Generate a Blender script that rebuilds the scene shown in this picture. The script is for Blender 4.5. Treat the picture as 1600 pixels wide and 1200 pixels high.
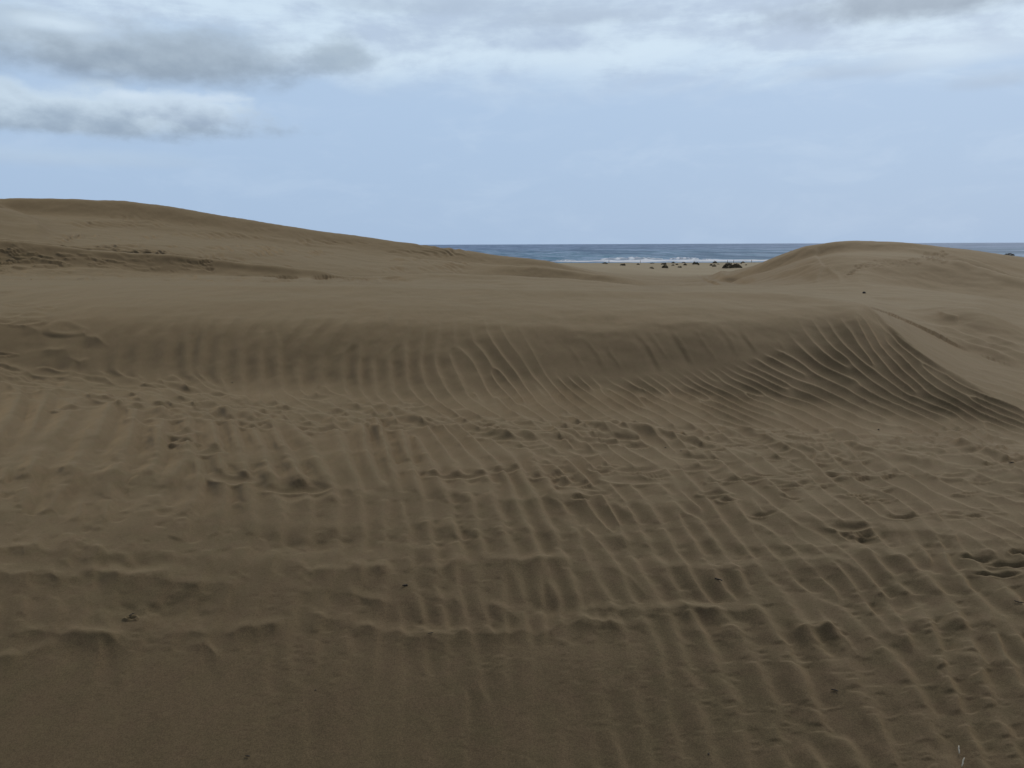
import bpy, math, random
import numpy as np
from mathutils import Matrix, Vector
random.seed(7)
RNG = np.random.default_rng(11)
for o in list(bpy.data.objects):
    bpy.data.objects.remove(o, do_unlink=True)
scene = bpy.context.scene

# ------------------------------------------------------------------ camera
EYE = 12.4                      # eye height above the sea (sea level is z = 0)
F = 1209.0                      # focal length in photo pixels (photo 1600 wide)
PITCH = math.radians(10.25)
ROLL = math.radians(0.21)
cam_data = bpy.data.cameras.new('camera')
cam = bpy.data.objects.new('camera', cam_data)
scene.collection.objects.link(cam)
scene.camera = cam
cam_data.sensor_width = 36.0
cam_data.lens = 36.0 * F / 1600.0
cam_data.clip_start = 0.05
cam_data.clip_end = 60000.0
CAM_R = (Matrix.Rotation(math.pi / 2 - PITCH, 3, 'X') @ Matrix.Rotation(-ROLL, 3, 'Z'))
cam.matrix_world = Matrix.Translation((0, 0, EYE)) @ CAM_R.to_4x4()
RM = np.array(CAM_R)            # camera -> world

# ------------------------------------------------------------------ light
SUN_AZ = math.radians(30.0)    # measured from +Y (the view) towards +X
SUN_EL = math.radians(33.0)
sun_data = bpy.data.lights.new('sun', 'SUN')
sun_data.energy = 1.4
sun_data.angle = math.radians(20.0)
sun_data.color = (1.0, 0.95, 0.87)
sun = bpy.data.objects.new('sun', sun_data)
scene.collection.objects.link(sun)
sd = Vector((math.sin(SUN_AZ) * math.cos(SUN_EL), math.cos(SUN_AZ) * math.cos(SUN_EL), math.sin(SUN_EL)))
sun.rotation_euler = sd.to_track_quat('Z', 'Y').to_euler()

scene.view_settings.view_transform = 'Standard'
scene.view_settings.look = 'None'
scene.view_settings.exposure = 0.0
scene.view_settings.gamma = 1.0


class NT:
    """small helper to write node trees"""
    def __init__(self, tree):
        self.t = tree
        self.n = tree.nodes
        self.n.clear()

    def node(self, kind, **kw):
        nd = self.n.new(kind)
        for k, v in kw.items():
            setattr(nd, k, v)
        return nd

    def put(self, sock, v):
        if v is None:
            return
        if isinstance(v, bpy.types.NodeSocket):
            self.t.links.new(v, sock)
        else:
            if isinstance(v, (tuple, list)) and len(v) == 3 and sock.type == 'RGBA':
                v = (v[0], v[1], v[2], 1.0)
            sock.default_value = v

    def math(self, op, a, b=None, c=None, clamp=False):
        nd = self.node('ShaderNodeMath', operation=op, use_clamp=clamp)
        self.put(nd.inputs[0], a)
        if b is not None: self.put(nd.inputs[1], b)
        if c is not None: self.put(nd.inputs[2], c)
        return nd.outputs[0]

    def mix(self, fac, a, b):
        nd = self.node('ShaderNodeMix', data_type='RGBA')
        self.put(nd.inputs[0], fac)
        self.put(nd.inputs[6], a)
        self.put(nd.inputs[7], b)
        return nd.outputs[2]

    def comb(self, x, y, z):
        nd = self.node('ShaderNodeCombineXYZ')
        for i, v in enumerate((x, y, z)):
            self.put(nd.inputs[i], v)
        return nd.outputs[0]

    def sep(self, v):
        nd = self.node('ShaderNodeSeparateXYZ')
        self.put(nd.inputs[0], v)
        return nd.outputs

    def noise(self, vec, scale, detail=4, rough=0.5, dist=0.0):
        nd = self.node('ShaderNodeTexNoise')
        self.put(nd.inputs['Vector'], vec)
        nd.inputs['Scale'].default_value = scale
        nd.inputs['Detail'].default_value = detail
        nd.inputs['Roughness'].default_value = rough
        nd.inputs['Distortion'].default_value = dist
        return nd.outputs[0]

    def smooth(self, x, a, b, lo=0.0, hi=1.0):
        nd = self.node('ShaderNodeMapRange', interpolation_type='SMOOTHSTEP')
        self.put(nd.inputs[0], x)
        for i, v in enumerate((a, b, lo, hi)):
            self.put(nd.inputs[i + 1], v)
        return nd.outputs[0]


def lin(r, g, b):
    def f(c):
        c /= 255.0
        return c / 12.92 if c <= 0.04045 else ((c + 0.055) / 1.055) ** 2.4
    return (f(r), f(g), f(b))


# ------------------------------------------------------------------ sky
world = bpy.data.worlds.new('World')
scene.world = world
world.use_nodes = True
W = NT(world.node_tree)
out = W.node('ShaderNodeOutputWorld')
bg = W.node('ShaderNodeBackground')
bg.inputs[1].default_value = 0.1
W.t.links.new(bg.outputs[0], out.inputs[0])
sky = W.node('ShaderNodeTexSky', sky_type='NISHITA')
sky.sun_disc = False
sky.sun_elevation = SUN_EL
sky.sun_rotation = SUN_AZ
sky.dust_density = 2.0
tc = W.node('ShaderNodeTexCoord')
d = W.sep(tc.outputs['Generated'])
az = W.math('MULTIPLY', W.math('ARCTAN2', d[0], d[1]), 57.2958)      # degrees from the sea direction
el = W.math('MULTIPLY', W.math('ARCSINE', d[2]), 57.2958)
zc = W.math('ADD', W.math('MAXIMUM', d[2], 0.0), 0.10)
plane = W.comb(W.math('DIVIDE', d[0], zc), W.math('DIVIDE', d[1], zc), 0.0)
n_big = W.noise(plane, 0.55, 5, 0.55, 0.4)
n_str = W.noise(W.comb(W.math('MULTIPLY', az, 0.035), W.math('MULTIPLY', el, 0.16), 0.0), 1.0, 6, 0.55, 0.6)
n_fine = W.noise(W.comb(W.math('MULTIPLY', az, 0.16), W.math('MULTIPLY', el, 0.42), 3.0), 1.0, 7, 0.6, 0.5)
n_puff = W.noise(W.comb(W.math('MULTIPLY', az, 0.34), W.math('MULTIPLY', el, 0.58), 9.0), 1.0, 8, 0.56, 0.0)


def c10(c, k=10.0):
    l = lin(*c)
    return (l[0] * k, l[1] * k, l[2] * k)


# veil of high cloud: blue-grey close to the sea, paler above
veil = W.mix(W.smooth(el, 0.0, 14.0), c10((168, 192, 221)), c10((177, 201, 229)))
veil = W.mix(W.math('MULTIPLY', W.smooth(n_fine, 0.45, 0.75), W.smooth(el, 1, 10, 0.25, 0.5)), veil, c10((190, 210, 233)))
# overhead and behind: unseen sky darkened to cut fill, so light comes from ahead
veil = W.mix(W.smooth(el, 24, 50), veil, c10((112, 120, 138)))
veil = W.mix(W.smooth(d[1], 0.5, -0.3), veil, c10((96, 102, 118)))
# pale band across the upper part
band = W.smooth(W.math('ADD', el, W.math('ADD', W.math('MULTIPLY', W.math('SUBTRACT', n_str, 0.5), 14.0),
                W.math('MULTIPLY', az, 0.06))), 9.6, 13.2)
band = W.math('MULTIPLY', band, W.smooth(el, 34, 22))
n_lay = W.noise(W.comb(W.math('MULTIPLY', az, 0.085), W.math('MULTIPLY', el, 0.36), 21.0), 1.0, 8, 0.6, 0.25)
n_lay = W.math('ADD', W.math('MULTIPLY', n_lay, .7), W.math('MULTIPLY', n_puff, .3))
bandc = W.mix(W.smooth(n_lay, 0.40, 0.60), c10((184, 202, 224)), c10((208, 227, 243)))
col = W.mix(band, veil, bandc)
# grey bellies in the pale band
gb = W.math('MULTIPLY', W.smooth(n_big, 0.50, 0.66), W.smooth(el, 9, 15))
gb = W.math('MULTIPLY', gb, W.smooth(d[1], 0.2, 0.6))
col = W.mix(W.math('MULTIPLY', gb, 0.4), col, c10((170, 187, 206)))


def px_dir(px, py):
    v = RM @ np.array([(px - 800.0) / F, -(py - 600.0) / F, -1.0])
    v /= np.linalg.norm(v)
    return math.degrees(math.atan2(v[0], v[1])), math.degrees(math.asin(v[2]))


def cloud(col, px, py, hw, hh, top, base, op, edge=0.35, puff=0.9, flat=True):
    """one cloud bank centred in a sky direction: soft flat base, lumpy lit top"""
    a0, e0 = px_dir(px, py)
    a1, _ = px_dir(px + hw, py)
    _, e1 = px_dir(px, py - hh)
    aw, eh = abs(a1 - a0) * 1.22, abs(e1 - e0) * 1.45
    u = W.math('DIVIDE', W.math('SUBTRACT', az, a0), aw)
    v = W.math('DIVIDE', W.math('SUBTRACT', el, e0), eh)
    if flat:   # flatter underside
        v2 = W.math('MULTIPLY', v, W.smooth(v, -0.3, 0.3, 1.35, 0.9))
    else:
        v2 = v
    dd = W.math('SQRT', W.math('ADD', W.math('MULTIPLY', u, u), W.math('MULTIPLY', v2, v2)))
    wob = W.math('MULTIPLY', W.math('SUBTRACT', n_puff, 0.5), puff)
    wob2 = W.math('MULTIPLY', W.math('SUBTRACT', n_fine, 0.5), puff)
    dd = W.math('ADD', dd, W.math('ADD', wob, W.math('MULTIPLY', wob2, 0.7)))
    m = W.smooth(dd, 1.0 + edge * 0.2, 1.0 - edge, 0.0, op)
    m = W.math('MULTIPLY', m, 1.0)
    shade = W.smooth(W.math('ADD', v, W.math('MULTIPLY', W.math('SUBTRACT', n_puff, 0.5), 2.6)), -0.9, 0.95)
    c = W.mix(shade, c10(base), c10(top))
    return W.mix(m, col, c)


col = cloud(col, 210, 95, 250, 42, (178, 194, 208), (142, 158, 176), 0.92, 0.8)
col = cloud(col, 60, 55, 150, 34, (192, 208, 222), (156, 172, 188), 0.8, 0.8)
col = cloud(col, 330, 92, 170, 36, (172, 188, 203), (148, 165, 183), 0.85, 0.9)
col = cloud(col, 95, 42, 75, 12, (214, 231, 245), (186, 204, 222), 0.85, 0.7, 1.3)
col = cloud(col, 535, 92, 52, 28, (172, 189, 204), (160, 178, 196), 0.85, 0.6)
col = cloud(col, 120, 182, 270, 34, (206, 223, 237), (148, 166, 186), 0.9, 0.5, 1.1)
col = cloud(col, 300, 176, 95, 24, (208, 225, 240), (158, 176, 198), 0.85, 0.45, 1.2)
col = cloud(col, 205, 152, 45, 8, (216, 231, 245), (198, 215, 232), 0.8, 0.8, 1.3)
col = cloud(col, 330, 155, 45, 8, (210, 226, 242), (196, 213, 230), 0.7, 0.8, 1.3)
col = cloud(col, 80, 248, 260, 14, (186, 206, 226), (174, 194, 218), 0.6, 0.9)
col = cloud(col, 1420, 5, 260, 32, (172, 188, 205), (152, 168, 186), 0.95, 0.8)
col = cloud(col, 640, 10, 150, 16, (182, 199, 218), (170, 187, 207), 0.6, 0.9)
col = cloud(col, 900, 28, 150, 14, (182, 199, 218), (170, 187, 207), 0.6, 0.9)
col = cloud(col, 850, 68, 70, 16, (176, 194, 218), (168, 186, 212), 0.7, 0.9)
col = cloud(col, 1330, 112, 130, 14, (180, 198, 218), (170, 188, 210), 0.6, 0.9)
col = cloud(col, 1560, 125, 80, 14, (180, 198, 218), (170, 188, 210), 0.6, 0.9)
col = cloud(col, 1480, 90, 140, 20, (206, 224, 240), (198, 216, 234), 0.7, 0.9)
col = W.mix(0.03, col, sky.outputs[0])
# below the horizon: dull sea tone
col = W.mix(W.smooth(el, -0.2, -1.5), col, c10((90, 96, 100)))
W.t.links.new(col, bg.inputs[0])


# ------------------------------------------------------------------ numeric helpers
def ray(px, py):
    px = np.asarray(px, float); py = np.asarray(py, float)
    v = np.stack([(px - 800) / F, -(py - 600) / F, -np.ones_like(px)], -1)
    return v @ RM.T


def project(x, y, z):
    """world (z relative to the eye) -> photo pixels"""
    cx = RM[0, 0] * x + RM[1, 0] * y + RM[2, 0] * z
    cy = RM[0, 1] * x + RM[1, 1] * y + RM[2, 1] * z
    cz = RM[0, 2] * x + RM[1, 2] * y + RM[2, 2] * z
    w = np.maximum(-cz, 1e-3)
    return 800 + F * cx / w, 600 - F * cy / w


def ss(a, b, x):
    t = np.clip((x - a) / (b - a), 0, 1)
    return t * t * (3 - 2 * t)


def vnoise(x, y, seed=0):
    xi = np.floor(x).astype(np.int64); yi = np.floor(y).astype(np.int64)
    xf = x - xi; yf = y - yi
    xf = xf * xf * xf * (xf * (xf * 6 - 15) + 10); yf = yf * yf * yf * (yf * (yf * 6 - 15) + 10)
    def h(a, b):
        n = (a * 374761393 + b * 668265263 + seed * 1442695041) & 0xffffffff
        n = ((n ^ (n >> 13)) * 1274126177) & 0xffffffff
        return ((n ^ (n >> 16)) & 0xffff) / 32767.5 - 1.0
    a = h(xi, yi); b = h(xi + 1, yi); c = h(xi, yi + 1); e = h(xi + 1, yi + 1)
    return (a * (1 - xf) + b * xf) * (1 - yf) + (c * (1 - xf) + e * xf) * yf


def fbm(x, y, seed=0, oct=4, gain=0.5):
    s = 0; a = 1.0
    for i in range(oct):
        s = s + a * vnoise(x, y, seed + i * 17)
        x = x * 2.03 + 5.1; y = y * 2.03 - 3.7; a *= gain
    return s


# ------------------------------------------------------------------ terrain guides
# each guide: (photo x, photo y, 'z' relative height | 'r' horizontal range)
GZ, GR = 'z', 'r'
guides = [
    (GZ, [(-500, 1500, -1.80), (800, 1500, -1.80), (2100, 1500, -1.78)]),
    (GZ, [(-500, 1200, -1.71), (800, 1200, -1.71), (2100, 1200, -1.70)]),
    (GZ, [(-500, 1000, -1.60), (0, 1000, -1.60), (800, 1000, -1.60), (1600, 1000, -1.63), (2100, 1000, -1.64)]),
    (GZ, [(-500, 860, -1.51), (0, 860, -1.51), (800, 860, -1.515), (1600, 860, -1.56), (2100, 860, -1.58)]),
    (GZ, [(-500, 745, -1.48), (0, 742, -1.47), (300, 742, -1.465), (800, 750, -1.465), (1600, 770, -1.53), (2100, 770, -1.56)]),
    (GZ, [(-500, 660, -1.47), (0, 668, -1.48), (400, 680, -1.48), (800, 690, -1.495), (1600, 715, -1.55), (2100, 730, -1.6)]),
    (GZ, [(-500, 575, -1.52), (0, 598, -1.55), (200, 608, -1.55), (400, 618, -1.55), (700, 626, -1.555), (900, 612, -1.56),
          (1100, 618, -1.565), (1300, 642, -1.61), (1450, 657, -1.65), (1600, 672, -1.67), (2100, 715, -1.68)]),
    (GR, [(-500, 495, 15), (0, 500, 12.9), (200, 492, 12.3), (400, 498, 11.3), (600, 496, 10.8), (800, 508, 10.25), (900, 514, 10.1),
          (1000, 510, 10.1), (1100, 501, 10.3), (1200, 497, 10.6), (1300, 490, 10.9), (1345, 480, 11.0), (1400, 545, 10.0),
          (1450, 585, 9.2), (1500, 612, 9.0), (1550, 634, 8.8), (1600, 652, 8.6), (2100, 700, 9.0)]),
    (GR, [(-500, 430, 21), (0, 445, 19), (200, 444, 17.5), (400, 447, 16), (600, 449, 15.2), (800, 454, 14.5), (1000, 456, 14),
          (1200, 460, 13.2), (1300, 466, 12.3), (1350, 471, 11.6), (1400, 517, 10.5), (1450, 558, 9.7), (1500, 590, 9.4),
          (1550, 617, 9.05), (1600, 640, 8.85), (2100, 690, 9.4)]),
    (GR, [(-500, 425, 25), (0, 438, 23), (400, 441, 20), (600, 446, 19), (800, 462, 17.5), (1000, 465, 17), (1200, 468, 16),
          (1300, 472, 15), (1350, 478, 14), (1400, 495, 14.2), (1450, 520, 13.8), (1500, 545, 13.3), (1550, 563, 12.7), (1600, 580, 12.1), (2100, 630, 12)]),
    (GR, [(-500, 418, 30), (0, 430, 29), (400, 434, 27), (600, 439, 26), (800, 447, 25), (1000, 450, 25), (1200, 455, 24),
          (1300, 461, 22), (1350, 466, 20), (1400, 478, 18), (1440, 482, 17.5), (1480, 480, 17), (1530, 482, 16.5), (1600, 515, 15.5), (2100, 560, 15)]),
    (GR, [(-500, 395, 33.2), (0, 410, 31.4), (130, 418, 30.6), (270, 428, 29.8), (400, 436, 29.1), (540, 437.5, 28.6), (700, 436.5, 28.3),
          (800, 439, 28.3), (900, 444, 28.3), (1000, 450, 27.4), (1200, 454, 26.4), (1300, 459, 24.6), (1350, 464, 22.2), (1400, 476, 20),
          (1480, 483.5, 18.3), (1530, 487, 17.8), (1600, 518, 16.5), (2100, 562, 16)]),
    (GR, [(-500, 340, 36), (0, 374, 34), (130, 389, 33), (270, 401, 32), (400, 419, 31), (540, 433, 30), (700, 432, 30),
          (800, 434.5, 30), (900, 440, 30), (1000, 448, 29), (1200, 452, 28), (1300, 456, 26), (1350, 461, 24), (1400, 474, 21.5),
          (1480, 486, 19.5), (1530, 492, 19), (1600, 520, 17.5), (2100, 565, 17)]),
    (GR, [(-500, 360, 46), (0, 392, 41), (270, 412, 39), (400, 426, 38), (540, 438, 38), (700, 437, 41), (800, 439, 43.5),
          (900, 444, 42.5), (1000, 450, 41), (1200, 449, 32), (1300, 450, 28.6), (1350, 452, 27.2), (1400, 456, 26.5), (1480, 462, 26.4),
          (1530, 466, 26), (1600, 488, 24), (2100, 540, 23)]),
    (GR, [(-500, 345, 48.5), (0, 374, 43.5), (130, 383, 43), (270, 395, 41), (400, 409, 40), (540, 427, 40), (700, 433.5, 43), (800, 436, 45),
          (900, 442, 44), (1000, 448.5, 42.6), (1200, 445, 33.5), (1300, 444, 29.8), (1350, 445, 28.6), (1400, 449, 30), (1480, 456, 31),
          (1530, 460, 30.5), (1600, 480, 28.5), (2100, 532, 26)]),
    (GR, [(-500, 290, 58), (-100, 316, 56), (0, 328, 56), (40, 341, 56), (110, 352, 56), (300, 364, 58), (400, 377, 58),
          (600, 400, 58), (700, 410, 54), (800, 413.5, 49), (850, 418, 48), (925, 430, 47), (1000, 437, 46.5), (1060, 441, 46),
          (1130, 439, 44.5), (1200, 425, 41), (1270, 403, 38), (1310, 397, 37), (1400, 396, 37), (1475, 402, 37), (1540, 422, 36),
          (1600, 445, 35), (2100, 500, 33)]),
    (GR, [(-500, 340, 66), (-150, 335, 63), (0, 334, 62), (80, 335, 62), (180, 339, 62), (300, 352, 61.5), (400, 366, 61), (520, 382, 61),
          (640, 399, 60), (720, 408, 58), (800, 417, 56), (850, 423, 55.5), (925, 435, 55), (1000, 441, 53.5), (1060, 442, 53.5), (1130, 441, 49.5),
          (1200, 423, 44.5), (1270, 401, 43), (1310, 395, 42), (1400, 393, 42), (1475, 403.5, 41.5), (1540, 416, 42), (1600, 430, 43), (2100, 460, 43)]),
    (GR, [(-500, 318, 72), (-150, 312, 69), (0, 309.5, 67), (80, 308, 67), (120, 309.3, 67), (180, 312.5, 67), (240, 319, 66.8), (300, 327.5, 66.5), (400, 344.5, 66),
          (520, 364, 66), (640, 381, 65), (720, 389, 63), (800, 399.5, 60.5), (840, 403, 59.5), (875, 411, 59), (905, 421, 58.5),
          (945, 431, 58), (1000, 435, 57.5), (1060, 438, 57), (1130, 434, 53), (1165, 422, 50), (1200, 407, 48), (1240, 392, 47),
          (1270, 381, 46), (1310, 375, 45), (1370, 376.5, 45), (1430, 379, 45), (1450, 383.5, 46), (1540, 391, 48),
          (1565, 397, 49), (1600, 403, 50), (2100, 425, 52)]),
    (GR, [(-500, 375, 98), (0, 375, 96), (500, 395, 94), (800, 428, 92), (900, 432, 92), (1000, 434, 92), (1100, 432, 92), (1200, 428, 90),
          (1350, 425, 85), (1600, 425, 85), (2100, 430, 85)]),
    (GR, [(-500, 405, 170), (0, 405, 170), (700, 411, 170), (880, 411.5, 170), (940, 412, 170), (1000, 415, 170), (1045, 424, 170),
          (1100, 425, 170), (1200, 423, 170), (1300, 420, 170), (2100, 412, 170)]),
    (GR, [(-500, 416, 300), (800, 416, 300), (1000, 417.2, 300), (1200, 416.5, 300), (1400, 415.5, 300), (2100, 413.5, 300)]),
    (GR, [(-500, 413.9, 430), (800, 412.5, 430), (1200, 411.6, 430), (2100, 409, 430)]),
    (GZ, [(-500, 412.7, -12.2), (800, 411.2, -12.2), (1200, 409.9, -12.2), (2100, 407, -12.2)]),
]


def px_az(px):
    v = ray(np.asarray(px, float), np.full(np.shape(px), 600.0))
    return np.arctan2(v[..., 0], v[..., 1])


def guide_curves(az_cols):
    """range and height of every guide for each column azimuth"""
    R, Z = [], []
    fine = np.radians(np.linspace(-75, 75, 3001))
    for gi, (mode, pts) in enumerate(guides):
        p = np.array(pts, float)
        # densify in photo space, then to polar
        xs = np.linspace(p[0, 0], p[-1, 0], 1200)
        ys = np.interp(xs, p[:, 0], p[:, 1]); vs = np.interp(xs, p[:, 0], p[:, 2])
        v = ray(xs, ys)
        a = np.arctan2(v[:, 0], v[:, 1]); hz = np.hypot(v[:, 0], v[:, 1])
        if mode == GZ:
            z = vs; r = np.abs(vs / np.minimum(v[:, 2] / hz, -1e-4))
        else:
            r = vs; z = r * v[:, 2] / hz
        o = np.argsort(a)
        rr = np.interp(fine, a[o], r[o]); zz = np.interp(fine, a[o], z[o])
        sg = 20.0 if gi >= 15 else 9.0
        k = np.exp(-0.5 * (np.arange(-60, 61) / sg) ** 2); k /= k.sum()
        pad = lambda q: np.concatenate([np.full(60, q[0]), q, np.full(60, q[-1])])
        rr = np.convolve(pad(rr), k, 'valid'); zz = np.convolve(pad(zz), k, 'valid')
        r_c = np.interp(az_cols, fine, rr); z_c = np.interp(az_cols, fine, zz)
        w = ss(math.radians(55), math.radians(110), np.abs(az_cols))     # behind the viewer both ends meet
        r_c = r_c * (1 - w) + w * 0.5 * (rr[0] + rr[-1]); z_c = z_c * (1 - w) + w * 0.5 * (zz[0] + zz[-1])
        R.append(r_c); Z.append(z_c)
    back = ss(math.radians(75), math.radians(120), np.abs(az_cols))
    zl = Z[-1]
    Z[-1] = zl * (1 - back) + (-6.0) * back
    Z[-2] = Z[-2] * (1 - back) + (-5.5) * back
    R.append(R[-1] + 40); Z.append(-13.6 * (1 - back) - 6.2 * back)
    R.append(R[-1] + 120); Z.append(-15.5 * (1 - back) - 6.4 * back)
    R.append(np.full_like(az_cols, 4000.0)); Z.append(-18.0 * (1 - back) - 4.0 * back)
    R = np.array(R); Z = np.array(Z)
    R = np.concatenate([np.full((1, len(az_cols)), 0.12), R]); Z = np.concatenate([np.full((1, len(az_cols)), -1.63), Z])
    for i in range(1, len(R)):
        R[i] = np.maximum(R[i], R[i - 1] + 0.15)
    base_r = R[1:].copy()
    # crisp brinks: a short drop just behind these crests
    rows = [(R[i], Z[i]) for i in range(len(R))]
    for gi, dr, dz, win in ((15, 1.6, .55, [(600, 0), (780, 1), (1000, 1), (1060, .3), (1110, 0), (1440, 0), (1480, .7), (1600, .8)]),
                            (12, 1.2, .38, [(-100, 1), (500, 1), (700, .5), (1000, .5), (1100, 0)]),
                            (8, 0.5, .11, [(-50, 0), (200, .35), (600, .5), (800, 1), (1300, 1), (1360, .3), (1400, 0)])):
        i = gi + 1
        wa = np.array([p[0] for p in win], float)
        w = np.interp(az_cols, px_az(wa), [p[1] for p in win])
        rn = R[i] + np.minimum(dr, .5 * (R[i + 1] - R[i]))
        t = (rn - R[i]) / (R[i + 1] - R[i])
        zn = Z[i] * (1 - t) + Z[i + 1] * t - dz * w
        rows.insert(i + 1, (rn, zn))
    ib = 8          # rows[8] is the brow of the middle face, rows[9] its crest
    (rb, zb), (rc_, zc_) = rows[ib], rows[ib + 1]
    wb = ss(float(px_az(1352.0)), float(px_az(1290.0)), az_cols)
    rows.insert(ib + 1, (rb + .36 * (rc_ - rb), zb + (.36 + .28 * wb) * (zc_ - zb)))
    R = np.array([r for r, _ in rows]); Z = np.array([z for _, z in rows])
    return R, Z, base_r


def pchip(R, Z, rq):
    """monotone cubic in each column; R,Z (K,C); rq (N,C) or (N,1)"""
    h = np.diff(R, axis=0); dl = np.diff(Z, axis=0) / h
    m = np.zeros_like(Z)
    w1 = 2 * h[1:] + h[:-1]; w2 = h[1:] + 2 * h[:-1]
    same = dl[1:] * dl[:-1] > 0
    with np.errstate(all='ignore'):
        m[1:-1] = np.where(same, (w1 + w2) / (w1 / dl[:-1] + w2 / dl[1:]), 0)
    m[0] = dl[0]; m[-1] = dl[-1]
    rq = np.broadcast_to(rq, (rq.shape[0], R.shape[1]))
    res = np.empty(rq.shape)
    idx = np.zeros(rq.shape, int)
    for k in range(1, R.shape[0] - 1):
        idx += rq >= R[k][None, :]
    c = np.arange(R.shape[1])[None, :]
    r0 = R[idx, c]; hh = h[idx, c]; t = np.clip((rq - r0) / hh, 0, 1)
    z0 = Z[idx, c]; z1 = Z[idx + 1, c]; m0 = m[idx, c]; m1 = m[idx + 1, c]
    t2 = t * t; t3 = t2 * t
    res = (2 * t3 - 3 * t2 + 1) * z0 + (t3 - 2 * t2 + t) * hh * m0 + (-2 * t3 + 3 * t2) * z1 + (t3 - t2) * hh * m1
    return res


cols = np.concatenate([
    np.radians(np.linspace(-180, -62, 40))[:-1],
    np.radians(np.linspace(-62, -44, 50))[:-1],
    px_az(np.linspace(-368, -60, 110))[:-1],
    px_az(np.arange(-60, 1661, 1.35))[:-1],
    px_az(np.linspace(1660, 1968, 110))[:-1],
    np.radians(np.linspace(44, 62, 50))[:-1],
    np.radians(np.linspace(62, 180, 40)),
])
cols = np.unique(cols)
NC = len(cols)
GRc, GZc, GB = guide_curves(cols)
NR = 940
rf = np.exp(np.linspace(math.log(0.13), math.log(3900), 3200))[:, None]
zf = pchip(GRc, GZc, rf)
sx = np.sin(cols)[None, :]; cx = np.cos(cols)[None, :]
# density: rows follow equal steps of the picture's height on the centre-line measure (smooth between columns)
acl = np.clip(np.abs(cols), 0, math.radians(36)) * np.sign(cols)
_, pyf = project(rf * np.sin(acl)[None, :], rf * np.cos(acl)[None, :], zf)
pyf = np.clip(pyf, 280, 1330)
dpy = np.abs(np.diff(pyf, axis=0))
lr = np.diff(np.log(rf), axis=0)
dens = dpy / 1.2 + 22.0 * lr + 55.0 * lr * ((rf[:-1] > 8) & (rf[:-1] < 100))
cum = np.concatenate([np.zeros((1, NC)), np.cumsum(dens, axis=0)])
cum /= cum[-1:]
kk = np.exp(-0.5 * (np.arange(-12, 13) / 5.0) ** 2); kk /= kk.sum()
cum = np.apply_along_axis(lambda q: np.convolve(np.concatenate([np.full(12, q[0]), q, np.full(12, q[-1])]), kk, 'valid'), 1, cum)
s = np.linspace(0, 1, NR)
RR = np.empty((NR, NC)); lrf = np.log(rf[:, 0])
for j in range(NC):
    RR[:, j] = np.exp(np.interp(s, cum[:, j], lrf))
ZZ = pchip(GRc, GZc, RR)
XX = RR * sx; YY = RR * cx
PX, PY = project(XX, YY, ZZ)
infront = YY > 0.2
PX = np.where(infront, PX, 9999.0); PY = np.where(infront, PY, 9999.0)
near = RR < GB[9][None, :]        # up to just beyond the middle ridge crest
dPYdR = np.abs(np.gradient(PY, axis=0)) / np.maximum(np.gradient(RR, axis=0), 1e-4)

H = np.zeros_like(ZZ)

# large soft undulation everywhere
H += 0.012 * fbm(XX * 0.8, YY * 0.8, 3, 3) * ss(0.3, 2.0, RR) * ss(60, 15, RR)
H += 0.10 * fbm(XX * 0.11, YY * 0.11, 5, 3) * ss(14, 32, RR)
H += 0.5 * fbm(XX * 0.02, YY * 0.02, 8, 3) * ss(120, 200, RR) * ss(500, 400, RR)
H += 0.003 * fbm(XX * 4.0, YY * 4.0, 9, 2) * ss(24, 8, RR) * (.4 + .6 * ss(4, 7, RR))
H += 0.0002 * fbm(XX * 22.0, YY * 22.0, 10, 3) * ss(9, 4, RR)
H += 0.004 * fbm(XX * 3.0 + YY * .8, YY * 1.1, 13, 4) * ss(9, 10.5, RR) * ss(24, 15, RR)

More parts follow.
